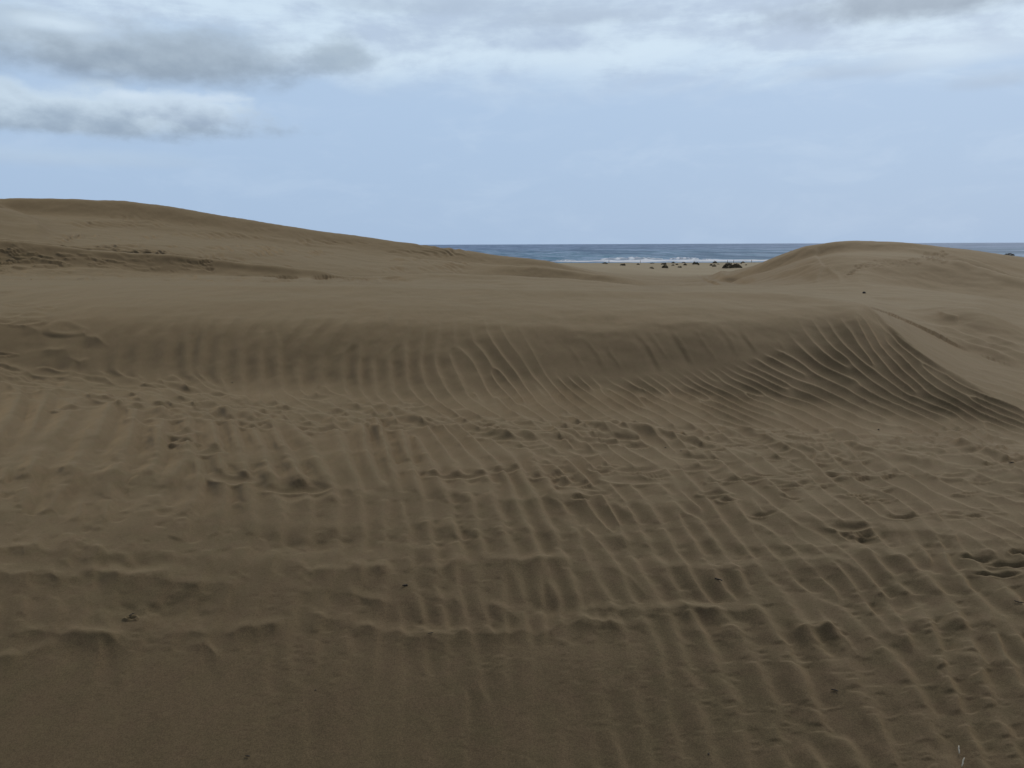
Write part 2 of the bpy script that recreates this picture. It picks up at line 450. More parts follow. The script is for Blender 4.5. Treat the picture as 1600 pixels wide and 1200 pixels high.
# ------------------------------------------------------------------ ripple field
# (photo x, y, direction of the ripple line in degrees, spacing in px, strength)
RC = [
    (60, 1150, 112, 60, .04), (300, 1120, 112, 60, .08), (600, 1130, 98, 60, .10), (850, 1130, 88, 60, .16), (1000, 1090, 78, 60, .35),
    (1150, 1130, 70, 64, .4), (1300, 1100, 62, 66, .65), (1500, 1050, 58, 62, .8), (1560, 1180, 56, 62, .6), (1400, 1190, 64, 66, .5),
    (1200, 980, 62, 54, .75), (1450, 940, 52, 48, .9), (1580, 960, 52, 46, .9), (1000, 900, 66, 46, .55), (870, 820, 66, 38, .8),
    (750, 800, 78, 34, .85), (780, 900, 86, 46, .5), (600, 800, 94, 40, .5), (500, 900, 92, 60, .35), (250, 900, 112, 64, .25),
    (80, 900, 114, 60, .25), (250, 790, 115, 66, .5), (100, 800, 115, 60, .5), (60, 660, 116, 46, .65), (150, 665, 108, 46, .65),
    (250, 670, 94, 46, .7), (330, 680, 86, 44, .7), (400, 700, 72, 42, .75), (450, 695, 60, 40, .85), (530, 700, 62, 37, .9),
    (600, 705, 66, 35, .9), (650, 720, 58, 33, .8), (700, 685, 40, 25, .7), (800, 690, 38, 23, .6), (900, 700, 35, 20, .6),
    (1000, 700, 33, 18, .5), (1100, 790, 46, 27, .7), (1200, 765, 42, 28, .7), (1300, 785, 35, 25, .7), (1400, 745, 27, 22, .6),
    (1500, 725, 22, 18, .5), (1560, 800, 30, 22, .6), (1300, 870, 50, 32, .9), (1400, 890, 48, 38, .9), (1100, 850, 52, 34, .8),
    (950, 780, 52, 27, .7), (700, 640, 28, 15, .5), (500, 640, 22, 15, .5), (300, 622, 24, 15, .5), (180, 610, 25, 15, .5), (1200, 685, 20, 12, .5),
    (1000, 665, 25, 13, .5), (850, 650, 32, 14, .5), (1400, 665, 16, 11, .6), (1560, 690, 15, 11, .5),
    (150, 550, 102, 34, .15), (220, 565, 98, 36, .35), (320, 560, 96, 28, .5), (400, 530, 112, 28, .35), (450, 500, 138, 28, .25), (400, 590, 94, 28, .5),
    (500, 520, 126, 28, .4), (500, 580, 92, 28, .6), (600, 520, 112, 28, .45), (600, 590, 82, 28, .6), (700, 520, 92, 25, .5), (720, 600, 64, 25, .6),
    (770, 560, 62, 20, .7), (790, 590, 56, 18, .8), (830, 603, 48, 14, .8), (820, 560, 60, 16, .25), (900, 613, 38, 12, .9), (1000, 622, 28, 11, .9),
    (1100, 618, 22, 10.5, .9), (1200, 600, 20, 10.5, .9), (1200, 645, 17, 9.5, .8), (1220, 565, 28, 14, .8), (1300, 605, 24, 15, .9), (1300, 570, 31, 18, .9), (1270, 535, 50, 19, .5),
    (1310, 525, 60, 20, .4), (1345, 520, 62, 16, .5), (1380, 560, 50, 16, .8), (1400, 605, 32, 17, .9), (1400, 650, 21, 13, .8), (1440, 590, 38, 14, .8),
    (1500, 645, 27, 10.5, .9), (1560, 650, 26, 9, .7), (900, 560, 58, 16, 0), (1000, 550, 58, 16, 0), (1100, 545, 50, 16, 0), (950, 585, 45, 14, .1),
    (1050, 590, 32, 12, .15), (1150, 560, 34, 13, .15), (1000, 515, 60, 16, 0), (1200, 510, 55, 18, 0), (850, 520, 60, 18, .05),
    (1300, 480, 60, 18, .0), (400, 465, 150, 20, .04), (700, 470, 100, 22, .06), (1000, 470, 70, 22, .06), (100, 480, 150, 26, .04), (200, 480, 155, 26, .06),
    (1560, 590, 13, 7, .25), (1500, 560, 25, 9, .12), (1450, 525, 30, 9, .08), (1590, 600, 14, 7, .25), (50, 540, 100, 36, .05),
]
GX0, GY0, ST = -160.0, 450.0, 2.0
nx, ny = 972, 432
gx = GX0 + ST * np.arange(nx); gy = GY0 + ST * np.arange(ny)
cgx = GX0 + 10.0 * np.arange(196); cgy = GY0 + 8.0 * np.arange(110)
CX, CY = np.meshgrid(cgx, cgy)
rc = np.array(RC, float)
num = np.zeros((4,) + CX.shape); den = np.zeros(CX.shape)
for (a, b, th, lam, am) in rc:
    sy = 0.75 if b > 760 else (1.6 if b > 640 else 2.2)
    w = 1.0 / (((CX - a) ** 2 + ((CY - b) * sy) ** 2) / 900.0 + 0.25) ** 1.9
    num += w * np.array([math.cos(2 * math.radians(th)), math.sin(2 * math.radians(th)), math.log(lam), am])[:, None, None]
    den += w
num /= den


def bil(G, x0, y0, sxx, syy, X, Y):
    u = np.clip((X - x0) / sxx, 0, G.shape[1] - 1.001); v = np.clip((Y - y0) / syy, 0, G.shape[0] - 1.001)
    i = u.astype(int); j = v.astype(int); u = u - i; v = v - j
    return (G[j, i] * (1 - u) + G[j, i + 1] * u) * (1 - v) + (G[j + 1, i] * (1 - u) + G[j + 1, i + 1] * u) * v


FX, FY = np.meshgrid(gx, gy)
c2 = bil(num[0], GX0, GY0, 10., 8., FX, FY); s2 = bil(num[1], GX0, GY0, 10., 8., FX, FY)
TH = np.degrees(np.arctan2(s2, c2) / 2) % 180
LL = bil(num[2], GX0, GY0, 10., 8., FX, FY)
TH += (2.5 + 5 * ss(660, 740, FY)) * fbm(FX / 110, FY / 70, 31, 2)
LL += 0.12 * fbm(FX / 140, FY / 80, 32, 2) - 0.16 * ss(720, 820, FY)
kfx = np.fft.fftfreq(nx, ST)[None, :]; kfy = np.fft.fftfreq(ny, ST)[:, None]
tb = np.arange(0, 168, 12.0); lb = np.log(6.5 * 1.3 ** np.arange(10))
ti = np.clip(TH / 12.0, 0, len(tb) - 1.001); li = np.clip((LL - lb[0]) / math.log(1.3), 0, len(lb) - 1.001)
bands = []
for a, t in enumerate(tb):
    wt = np.clip(1 - np.abs(ti - a), 0, 1)
    if wt.max() < 0.02: continue
    for b, l in enumerate(lb):
        w = wt * np.clip(1 - np.abs(li - b), 0, 1)
        if w.max() < 0.05: continue
        k = 1 / math.exp(l); tr = math.radians(t)
        kx0, ky0 = k * math.sin(tr), -k * math.cos(tr)
        # narrow across the line direction, looser along it
        du = (kfx - kx0) * math.sin(tr) - (kfy - ky0) * math.cos(tr)
        dv = (kfx - kx0) * math.cos(tr) + (kfy - ky0) * math.sin(tr)
        nf_ = min(1.0, max(0.0, (math.exp(l) - 11) / 16))
        g = np.exp(-0.5 * ((du / ((.19 + .07 * nf_) * k)) ** 2 + (dv / ((.11 + .11 * nf_) * k)) ** 2))
        bands.append((w.astype(np.float32), g.astype(np.float32)))
c = np.exp(2j * np.pi * RNG.random((ny, nx)))
for it in range(3):
    Fc = np.fft.fft2(c)
    nc = np.zeros_like(c)
    for w, g in bands:
        nc += w * np.fft.ifft2(Fc * g)
    mag = np.abs(nc)
    c = nc / (mag + 1e-9)
# defects: fade where the coherent magnitude is low
mg = mag / (np.median(mag) + 1e-9)
rip_c = nc / (mag + 0.12 * np.median(mag))
rre = rip_c.real; rim = rip_c.imag

mz = near & (PX > GX0 + 4) & (PX < GX0 + ST * (nx - 2)) & (PY > GY0) & (PY < GY0 + ST * (ny - 2))
pxm = PX[mz]; pym = PY[mz]
re = bil(rre, GX0, GY0, ST, ST, pxm, pym); im = bil(rim, GX0, GY0, ST, ST, pxm, pym)
wv = 0.06 * fbm(pxm / 34, pym / 26, 43, 2) * ss(560, 700, pym) + 0.010 * fbm(pxm / 7, pym / 6, 44, 2) * ss(900, 800, pym)
ph = (np.arctan2(im, re) / (2 * np.pi) + wv) % 1.0
mm = np.clip(np.hypot(re, im), 0, 1) ** 1.5
thm = np.radians(bil(TH, GX0, GY0, ST, ST, pxm, pym)); lm = np.exp(bil(LL, GX0, GY0, ST, ST, pxm, pym))
CRP = 0.70
sst = np.where(ph < CRP, ph / CRP, (1 - ph) / (1 - CRP))
wide = ss(16, 34, lm)
CR2 = 0.60
ph2 = np.where(ph < CR2, ph / CR2 * .5, .5 + (ph - CR2) / (1 - CR2) * .5)
prof = (sst ** 1.9 - 0.35) * (1 - wide) + wide * 1.08 * (0.16 * (sst ** 1.4 - .4) + 0.84 * (0.5 - 0.5 * np.cos(2 * np.pi * ph2) - 0.5))
am = bil(num[3], GX0, GY0, 10., 8., pxm, pym)
am = am * (1 + .2 * ss(16, 10, lm) + .3 * ss(15, 12, lm) * ss(590, 604, pym) * ss(1250, 1150, pxm))
am = am * (1 + .40 * ss(595, 625, pym) * ss(780, 720, pym) * ss(480, 640, pxm)) * (1 + .55 * ss(380, 240, pxm) * ss(615, 650, pym) * ss(790, 740, pym))
am = am * (1 + .35 * ss(720, 600, pxm) * ss(605, 590, pym)) * (1 - .32 * np.exp(-((pxm - 1205) / 70) ** 2 - ((pym - 582) / 26) ** 2))
rm_ = RR[mz]
kl = np.abs(np.sin(thm)) / lm * F / rm_ * 0.93
kr = np.abs(np.cos(thm)) / lm * np.maximum(dPYdR[mz], 12.0)
lam_m = 1.0 / np.hypot(kl, kr)
lam_m = np.clip(lam_m, 0.02, 0.24)
patch = 0.86 + 0.24 * fbm(pxm / 60, pym / 35, 41, 3)
cross = fbm(pxm / 75, pym / 19 + pxm / 260, 45, 3)
patch = patch * (1.16 - 0.78 * ss(-0.05, 0.6, cross) * ss(640, 760, pym))
brk = np.interp(pxm, [0, 200, 400, 600, 700, 1300, 1345, 1400, 1500, 1600], [505, 500, 492, 490, 498, 496, 478, 460, 460, 460])
patch = patch * (0.10 + 0.9 * ss(brk - 12, brk + 26, pym))
ylim = np.interp(pxm, [820, 860, 1000, 1100, 1200, 1260], [560, 590, 590, 580, 556, 530])
patch = patch * (1 - .93 * ss(830, 870, pxm) * ss(1280, 1200, pxm) * ss(ylim + 9, ylim - 7, pym))
patch = np.clip(patch, 0.02, 1.3)
RAMP = 0.23 * (1 - .12 * wide) * (1 + 0.35 * np.abs(np.sin(thm)) ** 3 * ss(600, 650, pym) * ss(930, 780, pym))
hr = np.zeros_like(H)
hr[mz] = RAMP * lam_m * am * patch * mm * prof
edge_fade = ss(GY0, GY0 + 12, PY) * ss(GX0, GX0 + 60, PX) * ss(GX0 + ST * nx, GX0 + ST * nx - 60, PX) * ss(1310, 1270, PY)
H += hr * np.where(mz, edge_fade, 0)


# ------------------------------------------------------------------ prints, ledges, grooves
def boxmask(x0, x1, y0, y1, rmin=0, rmax=1e9):
    rows = np.where(((PY > y0) & (PY < y1)).any(axis=1))[0]
    return (PX > x0) & (PX < x1) & (PY > y0) & (PY < y1) & (RR > rmin) & (RR < rmax)


# column and row look-up so that every stamp touches a small block only
colpx = np.tan(np.clip(cols, -1.3, 1.3)) * F / math.cos(PITCH) + 800


def block(x0, x1):
    j0 = max(0, np.searchsorted(colpx, x0 - 240) - 1); j1 = min(NC, np.searchsorted(colpx, x1 + 240) + 1)
    return slice(j0, j1)


def print_at(cx_, cy_, a, b, D, rot=0.0, zone='near', seed=0):
    sl = block(cx_ - 2 * a, cx_ + 2 * a)
    X = PX[:, sl]; Y = PY[:, sl]
    m = (np.abs(X - cx_) < a * 2.1) & (np.abs(Y - cy_) < b * 2.3 + a * abs(math.sin(rot)) * 2)
    if zone == 'near': m &= near[:, sl]
    else: m &= (~near[:, sl]) & (RR[:, sl] < 90)
    if not m.any(): return
    x = X[m] - cx_; y = Y[m] - cy_
    c_, s_ = math.cos(rot), math.sin(rot)
    u = (x * c_ + y * s_) / a; v = (-x * s_ + y * c_) / b
    dd = np.sqrt(u * u + v * v)
    dd = dd * (1 + 0.16 * np.sin(2 * np.arctan2(v, u) + seed) + 0.10 * np.sin(3 * np.arctan2(v, u) + seed * 2.1))
    hole = -(1 - ss(0.25, 1.0, dd))
    rim = 0.42 * np.exp(-((dd - 1.12) / 0.17) ** 2) * (0.35 + 0.65 * np.clip(v, -1, 1))
    Hs = H[:, sl]
    Hs[m] = Hs[m] * (1 - 0.92 * (1 - ss(0.75, 1.35, dd))) + D * (hole + rim)


def stroke(pts, w_far, w_near, A, taper=0.25, zone='near', wob=0.0, seed=1, power=2.0, damp=0.0):
    """raised (A>0) or sunk (A<0) line; far flank w_far px wide, near flank w_near px"""
    p = np.array(pts, float)
    xs0, xs1 = p[:, 0].min(), p[:, 0].max(); ys0, ys1 = p[:, 1].min(), p[:, 1].max()
    W_ = 2.6 * max(w_far, w_near)
    sl = block(xs0 - W_, xs1 + W_)
    X = PX[:, sl]; Y = PY[:, sl]
    m = (X > xs0 - W_) & (X < xs1 + W_) & (Y > ys0 - W_) & (Y < ys1 + W_)
    if zone == 'near': m &= near[:, sl]
    else: m &= (~near[:, sl]) & (RR[:, sl] < 95)
    if not m.any(): return
    x = X[m]; y = Y[m]
    if wob:
        y = y + wob * fbm(x / 26.0, y / 26.0 + seed * 3.3, seed, 2)
    best = np.full(x.shape, 1e9); sgn = np.zeros(x.shape); par = np.zeros(x.shape)
    seg = np.hypot(*(p[1:] - p[:-1]).T); tot = seg.sum(); acc = 0
    for k in range(len(p) - 1):
        dx, dy = p[k + 1] - p[k]; L2 = dx * dx + dy * dy
        t = np.clip(((x - p[k, 0]) * dx + (y - p[k, 1]) * dy) / L2, 0, 1)
        qx = x - p[k, 0] - t * dx; qy = y - p[k, 1] - t * dy
        dist = np.hypot(qx, qy); b = dist < best
        best = np.where(b, dist, best)
        sgn = np.where(b, np.sign(dx * qy - dy * qx), sgn)
        par = np.where(b, (acc + t * seg[k]) / tot, par)
        acc += seg[k]
    wdt = np.where(sgn > 0, w_near, w_far)
    prof_ = np.exp(-(best / wdt) ** power)
    tp = ss(0, taper, par) * ss(0, taper, 1 - par)
    Hs = H[:, sl]
    if damp:
        Hs[m] *= 1 - damp * prof_ * tp
    Hs[m] += A * prof_ * tp


def ledge(pts, w_far, w_near, A, seed=0):
    """wind-cut step: thin far side, long near flank, fading out at both ends"""
    p = np.array(pts, float)
    x0, x1 = p[0, 0], p[-1, 0]; L = x1 - x0; e = max(14.0, .28 * L)
    sl = block(x0 - e, x1 + e)
    X = PX[:, sl]; Y = PY[:, sl]
    m = (X > x0 - e) & (X < x1 + e) & (Y > p[:, 1].min() - 5 * w_far - 8) & (Y < p[:, 1].max() + 2.6 * w_near) & near[:, sl]
    if not m.any(): return
    x = X[m]; y = Y[m]
    g = np.linspace(x0 - e, x1 + e, 400)
    ly = np.interp(g, p[:, 0], p[:, 1])
    k = np.exp(-0.5 * np.linspace(-2.5, 2.5, 41) ** 2); k /= k.sum()
    ly = np.convolve(np.concatenate([np.full(20, ly[0]), ly, np.full(20, ly[-1])]), k, 'valid')
    t = y - np.interp(x, g, ly) + 2.2 * fbm(x / 24.0, x * 0 + seed, seed, 3)
    wn = w_near * (1 + .35 * vnoise(x / 30.0, x * 0 + 7.7, seed + 9))
    far_ = np.exp(-(t / w_far) ** 2)
    tn = np.clip(t / (2.4 * wn), 0, 1)
    nr = (1 - tn) ** 2 * (1 - 4.2 * tn)
    u = (x - x0) / L
    tp = ss(-e / L, .32, u) * ss(1 + e / L, .68, u)
    tp = tp * (1 + .25 * vnoise(x / 18.0, x * 0 + 3.1, seed + 4))
    Hs = H[:, sl]
    Hs[m] += A * tp * np.where(t < 0, far_, nr)


# long broken ledges in the foreground: thin lit far edge, wide dark near flank
LEDGES = [
    ([(0, 738), (45, 735), (90, 731), (130, 742), (180, 744), (230, 738), (270, 746), (320, 752)], 5, 26, .026),
    ([(400, 742), (440, 750), (490, 752), (520, 750)], 4, 16, .012),
    ([(430, 784), (452, 789), (500, 784), (540, 782)], 3, 22, .016),
    ([(530, 766), (560, 775), (600, 776)], 3, 18, .012),
    ([(90, 852), (130, 852), (165, 864), (178, 872)], 5, 36, .020),
    ([(150, 896), (200, 903), (240, 896), (290, 898)], 6, 40, .020),
    ([(630, 852), (660, 858), (700, 856)], 4, 34, .016),
    ([(465, 886), (495, 896), (545, 893), (590, 890)], 5, 42, .022),
    ([(760, 870), (785, 878), (830, 880), (885, 872)], 5, 44, .024),
    ([(1030, 878), (1055, 888), (1090, 889), (1130, 888), (1150, 896)], 5, 42, .024),
    ([(1060, 940), (1075, 951), (1105, 958), (1130, 953)], 5, 36, .020),
    ([(760, 944), (785, 952), (810, 964)], 5, 34, .018),
    ([(480, 958), (505, 966), (540, 968)], 6, 36, .014),
    ([(610, 985), (635, 993), (665, 995), (690, 1002)], 5, 34, .018),
    ([(905, 970), (930, 978), (955, 979), (972, 990)], 5, 34, .020),
    ([(110, 990), (150, 993), (175, 1000), (190, 1008)], 6, 44, .022),
    ([(300, 1008), (325, 1008), (338, 1020)], 5, 32, .016),
    ([(-20, 1036), (30, 1026), (80, 1008)], 5, 30, .016),
    ([(-20, 866), (20, 862), (55, 857)], 4, 12, .016),
    ([(770, 778), (800, 786), (850, 783), (900, 782), (940, 786), (985, 806)], 4, 24, .018),
    ([(855, 766), (880, 776), (930, 780), (950, 782), (990, 808)], 4, 20, .014),
    ([(1160, 783), (1200, 800), (1250, 812), (1305, 817)], 4, 22, .018),
    ([(1200, 870), (1240, 877), (1300, 876), (1350, 900)], 4, 32, .022),
    ([(1355, 862), (1380, 872), (1440, 884)], 4, 30, .020),
    ([(1410, 972), (1440, 981), (1475, 982), (1500, 978)], 5, 34, .022),
    ([(1235, 972), (1265, 985), (1300, 984), (1340, 1025)], 5, 34, .022),
    ([(940, 880), (985, 900), (1010, 930)], 4, 24, .010),
    ([(1500, 897), (1540, 898), (1600, 902)], 3, 18, .018),
    ([(1500, 872), (1560, 864), (1620, 872)], 3, 14, .016),
    ([(0, 572), (20, 578), (38, 581)], 3, 12, .030),
    ([(0, 608), (40, 608), (80, 617), (100, 632)], 3, 22, .030),
    ([(20, 588), (50, 585), (90, 598), (120, 608)], 3, 10, .022),
    ([(30, 508), (50, 512), (64, 517)], 3, 14, .035),
    ([(70, 548), (100, 547)], 3, 14, .03),
    ([(120, 512), (135, 526), (150, 530), (170, 540)], 3, 20, .028),
    ([(105, 560), (125, 568), (145, 560)], 3, 12, .02),
]
for i, (pts, wf, wn, A) in enumerate(LEDGES):
    ledge(pts, wf * 1.9, wn, A * (0.48 if pts[0][1] > 650 else 0.5), seed=50 + i)

TERR = [
    ([(-140, 728), (200, 742), (420, 748), (640, 770), (900, 782), (1250, 812), (1500, 845), (1740, 860)], .010),
    ([(-140, 800), (200, 812), (500, 822), (800, 830), (1100, 850), (1400, 868), (1740, 890)], .007),
    ([(-140, 862), (200, 866), (560, 888), (860, 876), (1100, 888), (1350, 900), (1740, 930)], .010),
    ([(-140, 905), (240, 900), (520, 925), (800, 950), (1080, 955), (1440, 975), (1740, 1000)], .009),
    ([(-140, 985), (170, 998), (500, 968), (680, 998), (930, 980), (1280, 985), (1600, 1040), (1740, 1060)], .009),
    ([(-140, 662), (100, 668), (300, 690), (520, 716), (700, 728)], .006),
]
for i, (pts, A) in enumerate(TERR):
    p = np.array(pts, float)
    m = near & (PX > -140) & (PX < p[-1, 0]) & (PY > 640) & (PY < 1160)
    x = PX[m]; y = PY[m]
    t = y - np.interp(x, p[:, 0], p[:, 1]) + 9 * fbm(x / 75.0, y / 400.0 + i * 5.1, 500 + i, 2) + 2.5 * fbm(x / 19.0, y / 60.0, 520 + i, 2)
    wn = 26 + 8 * vnoise(x / 80.0, x * 0 + i, 540 + i)
    far_ = np.exp(-(t / 11.0) ** 2)
    tn = np.clip(t / (2.3 * wn), 0, 1)
    a = np.clip(.50 + 1.0 * fbm(x / 58.0, x * 0 + i * 3.3, 560 + i, 2), 0, 1.3)
    H[m] += A * a * np.where(t < 0, far_, (1 - tn) ** 2 * (1 - 4.0 * tn)) * ss(p[-1, 0], p[-1, 0] - 120, x)

# soft hollows between ledges
HOLLOWS = [(220, 770, 90, 20, .012), (330, 745, 60, 14, .006), (450, 775, 60, 16, .006), (90, 500, 70, 26, .012), (140, 545, 40, 20, .01), (40, 535, 50, 20, .012),
           (500, 850, 110, 14, .012), (1400, 945, 60, 14, .014), (880, 945, 60, 14, .012), (640, 965, 50, 14, .008), (200, 880, 80, 14, .01),
           (1080, 930, 60, 14, .012), (80, 575, 50, 10, .014), (60, 598, 70, 8, .012), (1330, 840, 60, 12, .015), (240, 950, 90, 20, .012),
           (980, 860, 50, 18, .01), (1190, 860, 60, 14, .01), (100, 700, 90, 12, .012), (230, 720, 60, 10, .012)]
for i, (x, y, a, b, D) in enumerate(HOLLOWS):
    sl = block(x - 2 * a, x + 2 * a)
    X = PX[:, sl]; Y = PY[:, sl]
    g = np.exp(-((X - x) / a) ** 2 - ((Y - y) / b) ** 2) * near[:, sl]
    H[:, sl] -= D * g * (1 + 0.5 * vnoise(X / 20, Y / 12, 90 + i))

# individual footprints read from the photograph (x, y, half width, half height)
PRINTS = [
    (285, 676, 19, 6), (328, 706, 22, 6), (362, 749, 34, 10), (467, 766, 34, 9), (285, 690, 16, 4), (497, 622, 18, 6), (642, 635, 24, 5),
    (550, 640, 28, 4), (590, 652, 26, 4), (700, 652, 16, 3), (760, 655, 18, 3), (812, 670, 20, 5), (880, 669, 14, 3), (905, 663, 20, 3),
    (760, 682, 20, 4), (825, 688, 22, 4), (915, 707, 24, 6), (988, 698, 20, 4), (950, 693, 22, 4), (998, 734, 34, 6), (990, 750, 42, 8),
    (1090, 732, 34, 5), (1095, 717, 34, 4), (715, 745, 32, 7), (790, 735, 20, 5), (865, 743, 26, 5), (885, 757, 16, 6), (937, 736, 14, 5),
    (1160, 749, 34, 5), (1118, 770, 20, 6), (1136, 781, 16, 4), (1060, 671, 30, 4), (970, 667, 28, 3), (1350, 740, 26, 5), (1390, 738, 16, 3),
    (1495, 742, 32, 5), (1530, 750, 18, 3), (1340, 773, 20, 4), (1375, 781, 18, 3), (1410, 808, 26, 5), (1490, 801, 28, 5), (1325, 824, 28, 8),
    (1352, 836, 14, 5), (1230, 759, 22, 4), (1375, 687, 30, 4), (1275, 684, 24, 3), (1370, 701, 22, 4), (1445, 695, 24, 3), (1475, 700, 26, 4),
    (1540, 698, 34, 3), (1590, 707, 22, 3), (1260, 695, 24, 3), (1500, 673, 24, 3), (1200, 670, 30, 3), (1580, 722, 20, 3), (1215, 716, 26, 3),
    (1150, 697, 26, 3), (1195, 742, 20, 3), (105, 640, 18, 4), (140, 632, 22, 5), (165, 627, 20, 4), (270, 638, 32, 3), (340, 655, 26, 4), (270, 653, 28, 4),
    (300, 615, 28, 4), (170, 605, 26, 4), (400, 635, 26, 3), (440, 641, 28, 3), (510, 672, 30, 4), (620, 670, 26, 4), (690, 665, 20, 3),
    (1578, 884, 34, 6), (1560, 900, 26, 4), (1595, 866, 16, 4), (1530, 876, 24, 4), (75, 582, 26, 10), (45, 600, 30, 7), (50, 492, 24, 6),
    (18, 492, 20, 4), (72, 480, 16, 3), (30, 475, 20, 3), (8, 458, 18, 2.5), (45, 503, 24, 5), (5, 503, 20, 3), (100, 512, 32, 12),
    (5, 553, 18, 4), (92, 440, 10, 1.8), (125, 441, 14, 1.6), (205, 963, 10, 4), (840, 745, 14, 4),
]
for i, (x, y, a, b) in enumerate(PRINTS):
    D = 0.014 if b < 5 else 0.016
    print_at(x, y, a * (1.2 if y > 620 else 1), b * .82, D, random.uniform(-0.06, 0.08), 'near' if y > 450 else 'far', i * 1.3)
# more trampling along the two walked bands
for i in range(120):
    x = random.uniform(-60, 1660)
    yb = np.interp(x, [0, 200, 500, 800, 1200, 1600], [596, 622, 648, 668, 688, 702])
    y = yb + random.gauss(0, 11)
    print_at(x, y, random.uniform(13, 30), random.uniform(1.8, 3.2), random.uniform(.007, .014), random.uniform(-.05, .12), 'near', i)
for i in range(42):
    x = random.uniform(820, 1640); y = np.interp(x, [800, 1200, 1600], [735, 740, 770]) + random.gauss(0, 26)
    print_at(x, y, random.uniform(14, 28), random.uniform(2.2, 3.8), random.uniform(.006, .012), random.uniform(-.05, .12), 'near', i * 2)
# braided thin ridges where the walked sand was blown over
for i in range(190):
    x = random.uniform(-20, 1600)
    yb = np.interp(x, [0, 200, 500, 800, 1200, 1600], [594, 622, 648, 668, 688, 704]) + random.gauss(0, 12)
    L = random.uniform(35, 110)
    stroke([(x - L / 2, yb - L * 0.12), (x, yb + random.uniform(-3, 1)), (x + L / 2, yb + L * random.uniform(.05, .22))], 2.0, 6, random.uniform(.007, .016), .3, wob=2, seed=i)

# grooves where sand slid down the steep middle face
GROOVES = [[(850, 512), (885, 545), (916, 590)], [(938, 535), (950, 556), (968, 582)], [(983, 512), (1010, 545), (1034, 592)], [(1000, 510), (1020, 535), (1045, 570)],
           [(1040, 508), (1062, 545), (1085, 580)], [(1070, 503), (1100, 545), (1120, 575)], [(1110, 503), (1135, 530), (1150, 560)], [(1150, 512), (1165, 535), (1182, 558)],
           [(905, 525), (925, 550), (945, 585)]]
for i, g in enumerate(GROOVES):
    stroke(g, 4.0, 6.0, -.0055 * (0.5 + (i * 7 % 5) / 4), .35, wob=3.0, seed=200 + i)
    stroke([(a + 7, b) for a, b in g], 3.0, 7.0, .003, .35, wob=3.0, seed=230 + i)
# brow of the slipped part
stroke([(700, 505), (800, 508), (880, 514), (960, 514), (1020, 507), (1100, 500), (1180, 498)], 18, 7, .012, .3, wob=5, seed=260)

# blown crests on the flank right of the middle ridge
RIGHT = [([(1350, 472), (1375, 490), (1410, 523), (1440, 548), (1480, 580)], 3, 5, .006), ([(1358, 472), (1380, 485), (1415, 503)], 2, 3, -.002),
         ([(1362, 470), (1390, 490), (1430, 520)], 2, 3, .004), ([(1420, 498), (1440, 504), (1480, 514), (1520, 528), (1560, 548), (1600, 556)], 2.5, 8, .026),
         ([(1440, 507), (1480, 530), (1520, 545), (1555, 555), (1600, 564)], 2.5, 7, .016), ([(1482, 528), (1500, 537), (1540, 551), (1600, 575)], 2.5, 5, .025),
         ([(1540, 540), (1575, 552), (1620, 560)], 2.5, 6, .025), ([(1464, 486), (1480, 492), (1500, 497)], 2, 5, .03), ([(1540, 520), (1570, 532), (1600, 545)], 2, 5, .02),
         ([(1470, 540), (1530, 575), (1600, 615)], 2, 3, -.01), ([(1440, 530), (1500, 566), (1580, 612)], 2, 3, .006)]
for i, (pts, wf, wn, A) in enumerate(RIGHT):
    stroke(pts, wf, wn, A, .2, 'near', 1.0, 300 + i)
    stroke(pts, wf, wn, A * 1.2, .2, 'far', 1.0, 300 + i)

stroke([(-30, 366), (0, 374.5), (130, 389.5), (270, 401.5), (400, 419.5), (540, 433.5)], 2, 5, .10, .08, 'far', 0.5, 401)
stroke([(600, 434), (700, 432.5), (800, 435), (900, 440.5), (1000, 448.5)], 1.5, 4, .06, .15, 'far', 0.5, 402)
stroke([(800, 414), (850, 418.5), (925, 430.5), (1000, 437.5)], 1.5, 4, .10, .2, 'far', 0.5, 403)
stroke([(250, 447), (400, 448.5), (600, 450.5), (800, 455.5), (1000, 457.5), (1200, 461.5), (1300, 467.5), (1350, 472)], 1.5, 5, .035, .1, 'near', 0.5, 404)
for i in range(40):
    x = random.uniform(-20, 240); y = random.uniform(380, 436)
    if y < np.interp(x, [0, 130, 270], [380, 396, 408]): continue
    L = random.uniform(25, 70)
    stroke([(x - L / 2, y - L * .08), (x, y), (x + L / 2, y + L * random.uniform(.0, .15))], 1.2, 4.5, random.uniform(.015, .03), .3, 'far', 1, i)

# far dunes: walked slope at the left, small ripples, tracks on the right dune
for i in range(130):
    x = random.uniform(-30, 330); y = random.uniform(378, 440)
    if y < np.interp(x, [0, 130, 270, 400], [378, 393, 405, 421]): continue
    print_at(x, y, random.uniform(6, 15), random.uniform(.8, 1.8), random.uniform(.010, .022), random.uniform(-.05, .2), 'far', i)
for i in range(70):
    x = random.uniform(200, 640); y = random.uniform(435, 446)
    print_at(x, y, random.uniform(8, 20), random.uniform(.6, 1.2), random.uniform(.02, .05), 0.02, 'far', i)
for i in range(46):
    t = random.random()
    x = np.interp(t, [0, .3, 1], [1325, 1350, 1480]); y = np.interp(t, [0, .3, 1], [432, 414, 401]) + random.gauss(0, 3)
    print_at(x, y, random.uniform(2.5, 6), random.uniform(.8, 1.4), random.uniform(.015, .035), -.2, 'far', i)
stroke([(1200, 431), (1250, 420), (1282, 414)], 2, 5, .08, .3, 'far', 1, 5)
stroke([(1276, 378), (1272, 400), (1283, 418), (1272, 448)], 4, 26, .08, .2, 'far', 1, 6)
stroke([(1288, 420), (1308, 432), (1316, 448)], 4, 4, .025, .25, 'far', 1, 7)
stroke([(1090, 429), (1120, 433), (1160, 437), (1185, 436)], 3, 4, -.16, .25, 'far', 1, 8)
